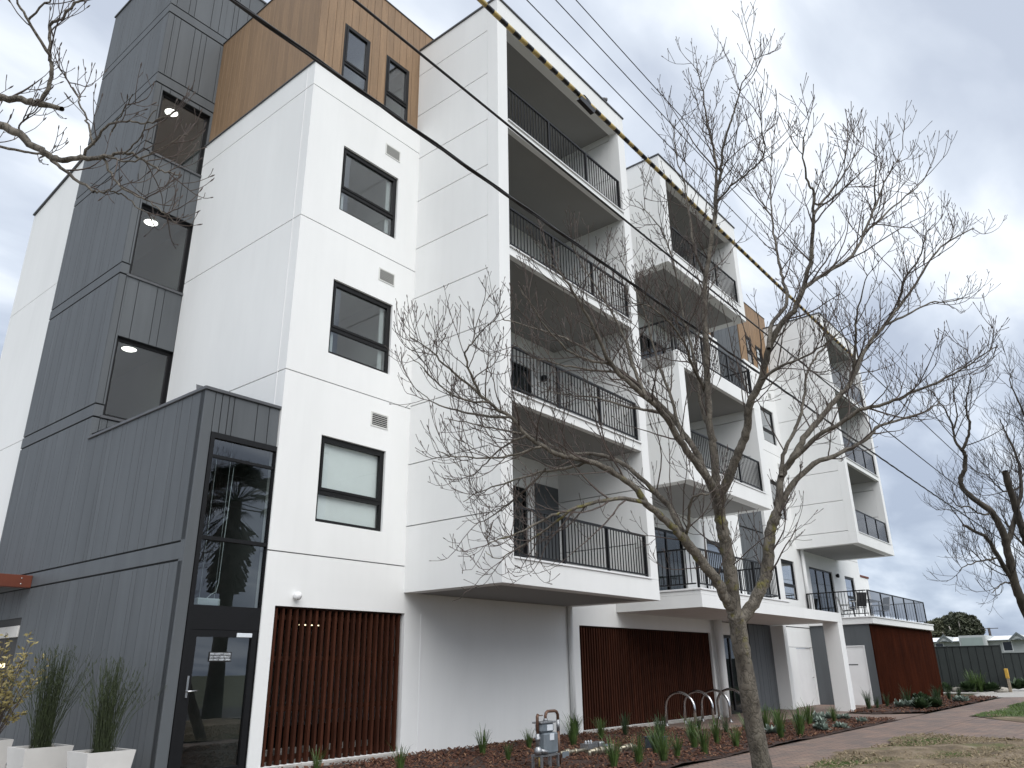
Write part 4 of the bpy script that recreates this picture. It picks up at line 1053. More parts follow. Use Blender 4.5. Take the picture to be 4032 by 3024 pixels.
m = MB(); pipe(m, [(10.80, GMY + .02, zc(-.931)), (10.81, GMY + .02, .0)], .026); m.build('riser_pipe', 'copper_pipe', gm)
m = MB(); pipe(m, [(10.24, GMY - .02, zc(-.93)), (10.24, GMY - .02, zc(-.70)), (10.26, GMY - .02, zc(-.675))], .022); pipe(m, [(10.25, GMY - .02, zc(-.69)), (10.36, GMY - .03, zc(-.69))], .007); m.build('inlet_pipe', 'copper_pipe', gm)
m = MB(); pipe(m, [(10.24, GMY - .02, zc(-.931)), (10.24, GMY - .02, zc(-1.10))], .03); m.lathe((10.24, GMY - .02, zc(-1.0)), [(.03, -.03), (.042, -.02), (.042, .02), (.03, .03)], 8)
m.lathe((10.24, GMY - .02, zc(-1.16)), [(.03, .06), (.055, .03), (.06, -.02), (.04, -.05), (.001, -.055)], 10); pipe(m, [(10.26, GMY - .05, zc(-1.15)), (10.36, GMY - .10, zc(-1.18))], .03); m.build('valve', 'galvanised', gm)
m = MB(); pipe(m, [(10.27, GMY - .02, .02), (10.27, GMY - .02, zc(-1.2))], .014); m.build('tail_pipe', 'cover_yellow', gm)

gm.location = gm.location + Vector((-.66, -.52, .055))
bp = empty('backflow_pipework', (12.0, 8.0, 0), 'low run of brass and steel valve pipework in the mulch beside the gas meter', 'pipework')
m = MB()
zz_ = .10
def run(x0, y0, x1, y1, z, r_=.03):
    pipe(m, [(x0, y0, z), (x1, y1, z)], r_)
run(10.5, 8.2, 12.55, 8.05, .09); 
for (x, y, r_) in ((10.62, 8.19, .05), (10.95, 8.17, .045), (11.32, 8.14, .055), (11.52, 8.12, .045), (11.8, 8.10, .06), (12.02, 8.09, .05), (12.2, 8.07, .055)):
    d = Vector((2.05, -.15, 0)).normalized() * .035
    pipe(m, [Vector((x, y, .09)) - d, Vector((x, y, .09)) + d], r_, sides=8)
run(11.35, 7.72, 11.95, 7.66, .12); run(12.1, 7.6, 12.5, 7.55, .12)
for (x, y) in ((11.35, 7.72), (11.95, 7.66), (12.1, 7.6), (12.5, 7.55), (12.55, 8.05), (11.3, 8.14)):
    pipe(m, [(x, y, -.02), (x - .005, y, .10), (x, y, .13)], .028)
for (x, y, r_) in ((11.5, 7.70, .05), (11.62, 7.69, .058), (11.78, 7.68, .05), (12.24, 7.58, .05), (12.36, 7.57, .055)):
    pipe(m, [(x - .04, y, .12), (x + .04, y, .12)], r_, sides=8)
m.build('brass_run', 'brass_pipe', bp)
m = MB()
m.box(11.75, 12.05, 8.02, 8.18, .10, .185)
for x in (11.80, 11.88, 11.96): m.lathe((x, 8.1, .185), [(.022, 0), (.022, .03), (.01, .05), (.001, .052)], 8)
m.build('valve_body', 'galvanised', bp)
piece('valve_body', 12.07, 12.22, 7.98, 8.16, .06 - Z0, .20 - Z0, 'galvanised', bp, .02)
for (x, y, z) in ((10.98, 8.02, .07), (12.13, 7.97, .10)): piece('data_plate', x - .09, x + .09, y - .09, y - .085, z - .06 - Z0, z + .07 - Z0, 'meter_grey', bp, .002)

mp_ = empty('meter_pit', (13.06, 7.45, 0), 'dark blue plastic meter pit box in the mulch beside the strappy tufts', 'pit')
piece('box', 12.9, 13.22, 7.32, 7.6, -1.40, -1.16, 'pit_plastic', mp_, .012)
piece('lid', 12.885, 13.235, 7.305, 7.615, -1.159, -1.14, 'pit_plastic', mp_, .006)

# ------------------------------------------------------------------ bicycle racks
ORD = ['nearest the gas meter', 'second from the gas meter', 'third from the gas meter', 'farthest from the gas meter']
for i in range(4):
    X_ = 18.6 + i * 1.0
    t = empty('bike_rack', (X_, 9.88, 0), 'stainless steel hoop bike rack, ' + ORD[i] + ' of the four', 'bike rack', 'hoop bike racks by the entry')
    ya, yb = 9.48, 10.28; r_ = (yb - ya) / 2; hz = .42
    pts = [(X_, ya, .0), (X_, ya, hz)] + [(X_, (ya + yb) / 2 - r_ * math.cos(a), hz + r_ * .92 * math.sin(a)) for a in np.linspace(.18, math.pi - .18, 15)] + [(X_, yb, hz), (X_, yb, .0)]
    m = MB(); m.tube(pts, .033, 12); m.build('hoop', 'steel', t)
    for y in (ya, yb):
        m = MB(); m.lathe((X_, y, .012), [(.065, 0), (.065, .006), (.03, .012)], 16); m.build('base_plate', 'steel', t)

# ------------------------------------------------------------------ mulch chips, litter, lawn blades
def scatter(name, fn, x0, x1, y0, y1, n_, size, mat, z, seed, label, cat, elong=3.0):
    r_ = np.random.default_rng(seed); m = MB(); k = 0
    while k < n_:
        x, y = r_.uniform(x0, x1), r_.uniform(y0, y1)
        if not fn(x, y): continue
        k += 1
        a = r_.uniform(0, 6.283); L = size * r_.uniform(.5, 1.6); w = L / elong * r_.uniform(.6, 1.5); tl = r_.normal(0, .45)
        ux = Vector((math.cos(a), math.sin(a), tl)) * L; uy = Vector((-math.sin(a), math.cos(a), r_.normal(0, .35))) * w
        m.obox((x, y, z + r_.uniform(0, .02)), ux, uy, ux.cross(uy).normalized() * .004)
    o = m.build(name, mat)
    return tag(o, label, cat, None, 'stuff')
scatter('mulch_chips', lambda x, y: in_bed1(x, y), 7, 23.3, 6.05, 10.6, 11500, .024, 'mulch_chip', .045, 1, 'red brown bark chips covering the near garden bed', 'mulch')
scatter('mulch_chips', lambda x, y: in_bed2(x, y), 26, 41, 6.1, 8.4, 2500, .03, 'mulch_chip', .045, 2, 'dark bark chips covering the far garden bed', 'mulch')
scatter('leaf_litter', lambda x, y: in_verge(x, y), 6, 18.6, .5, 4.6, 9000, .02, 'straw', .04, 3, 'dry leaves and twigs lying on the bare verge', 'litter', 4)
r_ = np.random.default_rng(5); m = MB(); k = 0
while k < 26000:
    x, y = (r_.uniform(25, 42), r_.uniform(-1, 4.8)) if k < 16000 else (r_.uniform(8, 18.5), r_.uniform(1.5, 4.6))
    if k < 16000:
        if not in_lawn(x, y): continue
    else:
        dd = math.hypot((x - 11.6) / 1.3, (y - 4.1) / .45); d2 = math.hypot((x - 16.6) / 1.3, (y - 3.9) / .35); d3 = math.hypot((x - 14.2) / 1.0, (y - 3.2) / .5)
        if min(dd, d2 * 1.2, d3 * 1.4) > abs(r_.normal(0, .75)) or not in_verge(x, y) or r_.random() < .45: continue
    k += 1
    a = r_.uniform(0, 6.283); h = r_.uniform(.02, .07) * (.7 if k > 16000 else 1.15); w = .006 if k > 16000 else .010
    m.add([(x - w * math.cos(a), y - w * math.sin(a), .02), (x + w * math.cos(a), y + w * math.sin(a), .02), (x + r_.normal(0, .03), y + r_.normal(0, .03), .02 + h)], [(0, 1, 2)])
tag(m.build('grass', 'grass_blade'), 'short green grass on the lawn and in patches on the verge', 'grass', None, 'stuff')

# ------------------------------------------------------------------ strappy tufts and low plants
def tuft_mesh(seed, n_, h, mat, lean=.5, w=.008):
    rr = random.Random(seed); m = MB()
    for i in range(n_):
        a = rr.uniform(0, 6.283); r0 = rr.uniform(0, .05); L = h * rr.uniform(.5, 1.1); ln = rr.uniform(.05, lean) * L
        b = Vector((r0 * math.cos(a), r0 * math.sin(a), 0)); d = Vector((math.cos(a), math.sin(a), 0)); sd_ = Vector((-math.sin(a), math.cos(a), 0))
        pts = [(b, w * .8), (b + d * ln * .25 + Vector((0, 0, L * .45)), w), (b + d * ln * .62 + Vector((0, 0, L * .8)), w * .75), (b + d * ln + Vector((0, 0, L * (1 - .35 * rr.random() * lean))), w * .1)]
        vs = []
        for (q, ww) in pts: vs += [tuple(q - sd_ * ww), tuple(q + sd_ * ww + d * ww * .6)]
        m.add(vs, [(0, 1, 3, 2), (2, 3, 5, 4), (4, 5, 7, 6)])
    return m
def rosette_mesh(seed, n_, r0, mat):
    rr = random.Random(seed); m = MB()
    for c_ in range(4):
        cx, cy = rr.uniform(-.16, .16), rr.uniform(-.16, .16)
        for i in range(n_):
            a = rr.uniform(0, 6.283); L = r0 * rr.uniform(.5, 1.1); el = rr.uniform(.25, 1.3)
            d = Vector((math.cos(a) * math.cos(el), math.sin(a) * math.cos(el), math.sin(el))); sd_ = Vector((-math.sin(a), math.cos(a), 0))
            b = Vector((cx, cy, .02))
            m.add([tuple(b), tuple(b + d * L * .55 + sd_ * L * .24), tuple(b + d * L), tuple(b + d * L * .55 - sd_ * L * .24)], [(0, 1, 2, 3)])
    return m
TM = {}
def plant(kind, x, y, s, rz, label, group, name='strappy_tuft', cat='plant'):
    if kind not in TM:
        k = kind.split('_')
        if k[0] == 'tuft': mb, mt = tuft_mesh(int(k[1]), 70, .55, None, .62, .0055), 'leaf_green'
        elif k[0] == 'dark': mb, mt = tuft_mesh(int(k[1]) + 20, 46, .50, None, .5, .005), 'leaf_deep'
        elif k[0] == 'bush': mb, mt = rosette_mesh(int(k[1]), 60, .26, None), 'leaf_deep'
        else: mb, mt = rosette_mesh(int(k[1]), 34, .17, None), 'leaf_silver'
        me = bpy.data.meshes.new('leaves'); me.from_pydata(mb.v, [], mb.f); me.materials.append(MATS[mt]); me.update(); TM[kind] = me
    o = bpy.data.objects.new(name, TM[kind]); put(o, None, (x, y, .025)); o.scale = (s, s, s); o.rotation_euler = (0, 0, rz)
    return tag(o, label, cat, group)
ORDN = [w + ' from the left, ' for w in ('first', 'second', 'third', 'fourth', 'fifth', 'sixth', 'seventh', 'eighth', 'ninth', 'tenth')]
def scr(q): return (q[0] * right.x + q[1] * right.y) / (q[0] * fwd.x + q[1] * fwd.y)
def SORD(*pts):
    o_ = sorted(pts, key=scr)
    return lambda x, y: ORDN[o_.index((x, y))]
PL = [('near', 'tuft', [(10.74, 9.5), (10.15, 8.45), (12.02, 9.5), (12.86, 9.11), (14.12, 9.3), (7.6, 9.9), (8.3, 8.9), (14.55, 10.25)], 'green strappy tuft below the blank white wall', .9),
      ('front', 'tuft', [(10.85, 6.51), (12.02, 6.5), (12.78, 6.4), (13.91, 6.35), (11.3, 6.35), (13.4, 6.9), (10.3, 6.6), (12.4, 7.1), (14.5, 7.0)], 'green strappy tuft on the path edge before the trunk', .95),
      ('racks', 'dark', [(14.7, 8.29), (15.59, 8.06), (17.2, 8.7), (16.79, 7.86), (15.2, 9.4), (16.2, 9.2), (14.55, 10.2), (15.9, 8.9)], 'dark strappy tuft in front of the bike racks', .95),
      ('right', 'tuft', [(16.26, 6.45), (16.9, 6.3), (20.0, 7.2), (16.0, 7.0), (19.0, 7.6), (17.8, 6.6), (18.1, 7.5), (21.2, 7.0)], 'green strappy tuft just right of the tree trunk', 1.0),
      ('far', 'dark', [(27.4, 7.9), (28.3, 7.9), (29.5, 7.9), (30.6, 7.6), (31.4, 7.7), (32.39, 7.0), (33.35, 7.2), (34.6, 7.4), (36.0, 7.3), (37.4, 7.2)], 'dark strappy tuft before the rust coloured wall', 1.25)]
rr = random.Random(3)
for key, kd, pts, lab, s in PL:
    order = sorted(pts, key=lambda q: (q[0] * right.x + q[1] * right.y) / (q[0] * fwd.x + q[1] * fwd.y))
    for i, (x, y) in enumerate(order):
        plant('%s_%d' % (kd, i % 4), x, y, s * rr.uniform(.62, 1.15), rr.uniform(0, 6.28), ORDN[i] + lab, key + ' strappy tufts')
for i, (x, y) in enumerate([(18.35, 6.37), (19.12, 6.25), (20.61, 7.07), (21.43, 6.4), (22.4, 7.1), (22.2, 7.7), (21.3, 7.9), (17.1, 6.9)]):
    plant('sil_%d' % (i % 3), x, y, rr.uniform(.8, 1.3), rr.uniform(0, 6.28), SORD((18.35, 6.37), (19.12, 6.25), (20.61, 7.07), (21.43, 6.4), (22.4, 7.1), (22.2, 7.7), (21.3, 7.9), (17.1, 6.9))(x, y) + 'silver leaved plant right of the tree trunk', 'silver leaved plants', 'silver_plant')
for i, (x, y) in enumerate([(29.8, 6.8), (30.4, 7.1), (33.8, 6.6), (35.2, 6.7), (29.0, 7.3)]):
    plant('sil_%d' % (i % 3), x, y, rr.uniform(1.1, 1.6), rr.uniform(0, 6.28), SORD((29.8, 6.8), (30.4, 7.1), (33.8, 6.6), (35.2, 6.7), (29.0, 7.3))(x, y) + 'silver leaved plant before the rust coloured wall', 'far silver leaved plants', 'silver_plant')
for i, (x, y) in enumerate([(28.4, 6.6), (29.4, 6.6), (30.9, 6.9), (32.0, 7.3), (33.0, 7.6)]):
    plant('bush_%d' % (i % 2), x, y, rr.uniform(1.1, 1.6), rr.uniform(0, 6.28), SORD((28.4, 6.6), (29.4, 6.6), (30.9, 6.9), (32.0, 7.3), (33.0, 7.6))(x, y) + 'low dark shrub before the rust coloured wall', 'low shrubs in the far bed', 'low_shrub', 'shrub')

# ------------------------------------------------------------------ terrace furniture on the far terrace
def chair(x, y, rz, label):
    t = empty('terrace_chair', (x, y, 1.665 + Z0), label, 'chair', 'chairs on the far terrace')
    c, s = math.cos(rz), math.sin(rz)
    def Q(a, b, z): return (x + a * c - b * s, y + a * s + b * c, 1.665 + Z0 + z)
    for sx in (-.24, .24):
        m = MB(); m.tube([Q(sx, -.26, 0), Q(sx, -.22, .42), Q(sx, .2, .40), Q(sx, .32, .95)], .014, 6); m.build('side_frame', 'chair_white', t)
        m = MB(); m.tube([Q(sx, .28, 0), Q(sx, .18, .40)], .014, 6); m.build('leg', 'chair_white', t)
        m = MB(); m.tube([Q(sx, -.24, .42), Q(sx, -.2, .62), Q(sx, .24, .62)], .014, 6); m.build('armrest', 'chair_white', t)
    m = MB(); m.add([Q(-.23, -.22, .42), Q(.23, -.22, .42), Q(.23, .2, .40), Q(-.23, .2, .40), Q(-.23, -.22, .405), Q(.23, -.22, .405), Q(.23, .2, .385), Q(-.23, .2, .385)], [(0, 1, 2, 3), (7, 6, 5, 4), (0, 4, 5, 1), (2, 6, 7, 3), (1, 5, 6, 2), (0, 3, 7, 4)]); m.build('seat', 'sling_dark', t)
    m = MB(); m.add([Q(-.23, .21, .43), Q(.23, .21, .43), Q(.23, .325, .95), Q(-.23, .325, .95), Q(-.23, .225, .43), Q(.23, .225, .43), Q(.23, .34, .95), Q(-.23, .34, .95)], [(0, 1, 2, 3), (7, 6, 5, 4), (0, 4, 5, 1), (2, 6, 7, 3), (1, 5, 6, 2), (0, 3, 7, 4)]); m.build('backrest', 'sling_dark', t)
chair(32.2, 9.1, 2.6, 'white framed chair with dark sling at the near end of the terrace table')
chair(35.1, 9.0, -2.3, 'white framed chair with dark sling at the far end of the terrace table')
chair(33.6, 9.9, .2, 'white framed chair with dark sling behind the terrace table')
t = empty('terrace_table', (33.6, 9.15, 1.665 + Z0), 'dark outdoor table among the chairs on the far terrace', 'table')
piece('top', 32.8, 34.4, 8.75, 9.55, 2.37, 2.40, 'table_dark', t)
for x in (32.9, 34.3):
    for y in (8.85, 9.45): piece('leg', x - .02, x + .02, y - .02, y + .02, 1.665, 2.369, 'table_dark', t)

# ------------------------------------------------------------------ pigeon on the parapet
pg = empty('pigeon', (14.3, YF + .06, 13.98 + .045 + Z0), 'grey pigeon perched on the roof edge of the near balcony stack', 'pigeon')
bz = 14.025 + Z0
m = MB(); m.tube([(14.12, YF + .06, bz + .10), (14.20, YF + .06, bz + .115), (14.27, YF + .06, bz + .13), (14.34, YF + .06, bz + .16), (14.38, YF + .06, bz + .21), (14.395, YF + .06, bz + .245), (14.42, YF + .06, bz + .25), (14.45, YF + .06, bz + .243)], [.012, .035, .062, .058, .034, .03, .022, .003], 10); m.build('body', 'pigeon_grey', pg)
for y in (-.02, .02):
    m = MB(); m.tube([(14.29, YF + .06 + y, bz), (14.29, YF + .06 + y, bz + .09)], .006, 5); m.build('leg', 'twig_bark', pg)

# ------------------------------------------------------------------ overhead cables (in a plane above the verge)
WY = 3.7; kx = WY / 4.0
def span(pts, extend0=-20, extend1=70):
    P = [(x * kx, z * kx) for x, z in pts]
    (xa, za), (xb, zb) = P[0], P[1]; (xc, zc_), (xd, zd) = P[-2], P[-1]
    P = [(extend0, za + .35)] + [(xa, za)] + P[1:] + ([(extend1, zd + .9)] if xd < extend1 - 5 else [])
    xs = [p_[0] for p_ in P]; zs = [p_[1] for p_ in P]
    co = np.polyfit(xs, zs, 2)
    return lambda x: np.polyval(co, x) + Z0
def cable(name, pts, r_, label, mat='cable_black', y=WY, x0=-18, x1=72, twist=False):
    fz = span(pts)
    xs = np.concatenate([np.arange(x0, 0, 2.0), np.arange(0, 30, .4), np.arange(30, x1, 2.0)])
    m = MB()
    if twist:
        for ph in (0, 2.1, 4.2):
            m.tube([(x, y + .011 * math.sin(x * 3.2 + ph), fz(x) + .011 * math.cos(x * 3.2 + ph)) for x in xs], r_, 6)
    else: m.tube([(x, y, fz(x)) for x in xs], r_, 6)
    return tag(m.build(name, mat), label, 'cable'), fz
SA = [(2.0, 4.45), (2.84, 4.45), (3.66, 4.41), (4.92, 4.36), (6.44, 4.35), (13.67, 4.16), (17.36, 4.13), (25.67, 4.22)]
SBc = [(3.02, 5.30), (3.67, 5.27), (4.91, 5.29), (6.05, 5.20), (8.18, 5.13), (17.71, 4.91), (32.5, 5.15)]
SCc = [(4.63, 6.64), (6.49, 6.58), (8.96, 6.62), (17.09, 6.20), (34.04, 6.31)]
cable('overhead_cable', SA, .0085, 'lowest black bundled cable crossing in front of the balconies', twist=True)
cable('overhead_cable', SBc, .0125, 'single thick black cable just above the lowest bundle')
cc_, fC = cable('overhead_cable', SCc, .012, 'power line partly wrapped in yellow and black striped cover')
cable('overhead_cable', [(5.39, 7.27), (8.53, 7.18), (20, 7.0)], .0065, 'lowest of the three thin high power lines')
cable('overhead_cable', [(6.04, 7.81), (9.17, 7.68), (20, 7.4)], .0065, 'middle of the three thin high power lines')
cable('overhead_cable', [(6.44, 8.14), (9.25, 8.08), (20, 7.85)], .0065, 'highest of the three thin power lines')
x = 3.6; k = 0
while x < 15.6:
    L = .105
    m = MB(); m.tube([(x, WY, fC(x)), (x + L / 2, WY, fC(x + L / 2)), (x + L, WY, fC(x + L))], .026, 10)
    m.build('cover_sleeve', 'cover_yellow' if k % 2 else 'cover_black', cc_)
    x += L; k += 1
cl_ = empty('line_clamp', (5.95, WY, fC(5.95) - .12), 'black clamp box hanging on the striped power line', 'clamp')
m = MB(); m.obox((5.95, WY, fC(5.95) - .055), (.14, 0, -.01), (0, .025, 0), (.02, 0, .035)); m.build('case', 'cover_black', cl_)
m = MB(); m.tube([(5.86, WY, fC(5.86) + .02), (5.92, WY, fC(5.9) + .06), (6.0, WY, fC(6) + .05), (6.06, WY, fC(6.05) + .02)], .012, 6); m.build('hook', 'cover_black', cl_)

# ------------------------------------------------------------------ bare trees
def smooth_limb(pts, sub=4):
    P = np.array(pts, float); n_ = len(P)
    if n_ < 3: return P
    out = []
    for i in range(n_ - 1):
        p0, p1, p2, p3 = P[max(i - 1, 0)], P[i], P[i + 1], P[min(i + 2, n_ - 1)]
        for s in range(sub):
            t_ = s / sub
            out.append(.5 * ((2 * p1) + (-p0 + p2) * t_ + (2 * p0 - 5 * p1 + 4 * p2 - p3) * t_ ** 2 + (-p0 + 3 * p1 - 3 * p2 + p3) * t_ ** 3))
    out.append(P[-1])
    return np.array(out)

class Tubes:
    def __init__(s): s.V = []; s.F = []; s.n = 0
    def add(s, P, R_, sides):
        P = np.asarray(P, float); k = len(P)
        T = np.gradient(P, axis=0); T /= (np.linalg.norm(T, axis=1, keepdims=True) + 1e-12)
        a = np.array([.31, .57, .76]); 
        if abs(T[0] @ a) > .9: a = np.array([1., 0, 0])
        N = np.cross(T, a); N /= (np.linalg.norm(N, axis=1, keepdims=True) + 1e-12)
        B = np.cross(T, N)
        an = np.arange(sides) * 2 * np.pi / sides
        V_ = P[:, None, :] + np.asarray(R_)[:, None, None] * (N[:, None, :] * np.cos(an)[None, :, None] + B[:, None, :] * np.sin(an)[None, :, None])
        s.V.append(V_.reshape(-1, 3))
        i = np.arange(k - 1)[:, None] * sides; j = np.arange(sides)[None, :]; j2 = (j + 1) % sides
        F = np.stack([i + j, i + j2, i + sides + j2, i + sides + j], -1).reshape(-1, 4) + s.n
        s.F.append(F); s.n += k * sides
    def build(s, name, mat, parent):
        V_ = np.concatenate(s.V); F = np.concatenate(s.F)
        lo, hi = V_.min(0), V_.max(0); o_ = np.array([(lo[0] + hi[0]) / 2, (lo[1] + hi[1]) / 2, lo[2]])
        V_ = V_ - o_
        me = bpy.data.meshes.new(name); me.vertices.add(len(V_)); me.vertices.foreach_set('co', V_.ravel())
        me.loops.add(len(F) * 4); me.loops.foreach_set('vertex_index', F.ravel().astype(np.int32))
        me.polygons.add(len(F)); me.polygons.foreach_set('loop_start', np.arange(len(F), dtype=np.int32) * 4)
        me.polygons.foreach_set('loop_total', np.full(len(F), 4, dtype=np.int32))
        me.polygons.foreach_set('use_smooth', np.ones(len(F), bool))
        me.materials.append(MATS[mat]); me.update(calc_edges=True); me.validate()
        return put(bpy.data.objects.new(name, me), parent, tuple(o_))

def unit(v): return v / (np.linalg.norm(v) + 1e-9)
def curved(b, d, L, up, n_, r_, wob):
    P = [b]; d = unit(d)
    for i in range(n_):
        d = unit(d + np.array([0, 0, up]) / n_ + r_.normal(0, wob, 3))
        P.append(P[-1] + d * L / n_)
    return np.array(P)

def bare_tree(loc, label, limbs, seed, scale=1.0, trunk_mat='bark', twig_mat='twig_bark', name='bare_tree', group=None,
              sp2=.215, l2=(.4, 1.15), n3=4, l3=(.2, .5), n4=2, l4=(.06, .22), rt=.0036, buds=True, bare_thick=1.0, trunk_n=1):
    r_ = np.random.default_rng(seed)
    t = empty(name, loc, label, 'tree', group)
    tk, lb, t2, t3 = Tubes(), Tubes(), Tubes(), Tubes()
    for li, lm in enumerate(limbs):
        S = smooth_limb(lm, 5 if li else 6); P, R_ = S[:, :3], S[:, 3].copy()
        P = P + r_.normal(0, .006 * scale, P.shape) * (R_[:, None] < .08 * scale)
        R_ *= 1 + r_.normal(0, .03, len(R_))
        big = li < trunk_n
        if big: R_[0] *= 1.25; R_[1] *= 1.12
        (tk if big else lb).add(P, R_, 16 if big else (10 if R_[0] > .03 * scale else 7))
        if big: continue
        seg = np.linalg.norm(np.diff(P, axis=0), axis=1); cum = np.concatenate([[0], np.cumsum(seg)]); Lt = cum[-1]
        s = Lt * (.22 if R_[0] > .045 * scale else .06) + r_.uniform(0, sp2 * scale)
        while s < Lt:
            f_ = s / Lt
            i = min(np.searchsorted(cum, s), len(P) - 1)
            b = np.array([np.interp(s, cum, P[:, k]) for k in range(3)]); rad = np.interp(s, cum, R_)
            T = unit(P[min(i + 1, len(P) - 1)] - P[max(i - 1, 0)])
            side = unit(np.cross(T, r_.normal(0, 1, 3)))
            for sg in (1, -1):
                if r_.random() < .36: continue
                ang = r_.uniform(.45, 1.05)
                d = T * math.cos(ang) + side * sg * math.sin(ang) + np.array([0, 0, .12])
                L = r_.uniform(*l2) * scale * (1.08 - .55 * f_) * (1 if rad > .012 * scale else .8)
                r0 = min(rad * .6, .013 * scale) * r_.uniform(.6, 1)
                C_ = curved(b, d, L, r_.uniform(.15, .85), 7, r_, .10)
                RR = np.linspace(max(r0, rt * 1.5), rt * 1.05, 8)
                t2.add(C_, RR, 5)
                for q in range(n3):
                    u = r_.uniform(.18, .98) if q else 1.0
                    x = u * 7; i0 = min(int(x), 6); bb = C_[i0] + (C_[i0 + 1] - C_[i0]) * (x - i0); TT = unit(C_[i0 + 1] - C_[i0])
                    sd_ = unit(np.cross(TT, r_.normal(0, 1, 3))); an = r_.uniform(.45, 1.1) if q else .15
                    L3 = r_.uniform(*l3) * scale * (1.1 - .4 * u)
                    C3 = curved(bb, TT * math.cos(an) + sd_ * math.sin(an), L3, r_.uniform(.5, 1.9), 4, r_, .08)
                    t3.add(C3, np.linspace(rt * 1.1, rt * .8, 5), 3)
                    for w in range(n4):
                        u4 = r_.uniform(.25, 1.0); x4 = u4 * 4; i4 = min(int(x4), 3); b4 = C3[i4] + (C3[i4 + 1] - C3[i4]) * (x4 - i4); T4 = unit(C3[i4 + 1] - C3[i4])
                        s4 = unit(np.cross(T4, r_.normal(0, 1, 3))); L4 = r_.uniform(*l4) * scale
                        C4 = curved(b4, T4 * .7 + s4 * .7, L4, r_.uniform(.3, 1.1), 2, r_, .1)
                        t3.add(C4, [rt * .85, rt * .8, rt * (1.15 if buds else .6)], 3)
                    if buds:
                        t3.add(np.array([C3[-1], C3[-1] + unit(C3[-1] - C3[-2]) * .022 * scale, C3[-1] + unit(C3[-1] - C3[-2]) * .04 * scale]), [rt, rt * 1.7, rt * .5], 4)
            s += r_.uniform(.6, 1.4) * sp2 * scale * (bare_thick if rad > .016 * scale else 1)
    tk.build('trunk', trunk_mat, t); lb.build('limbs', trunk_mat, t)
    for q in (t2.build('branches', twig_mat, t), t3.build('twigs', twig_mat, t)): q['kind'] = 'stuff'
    return t

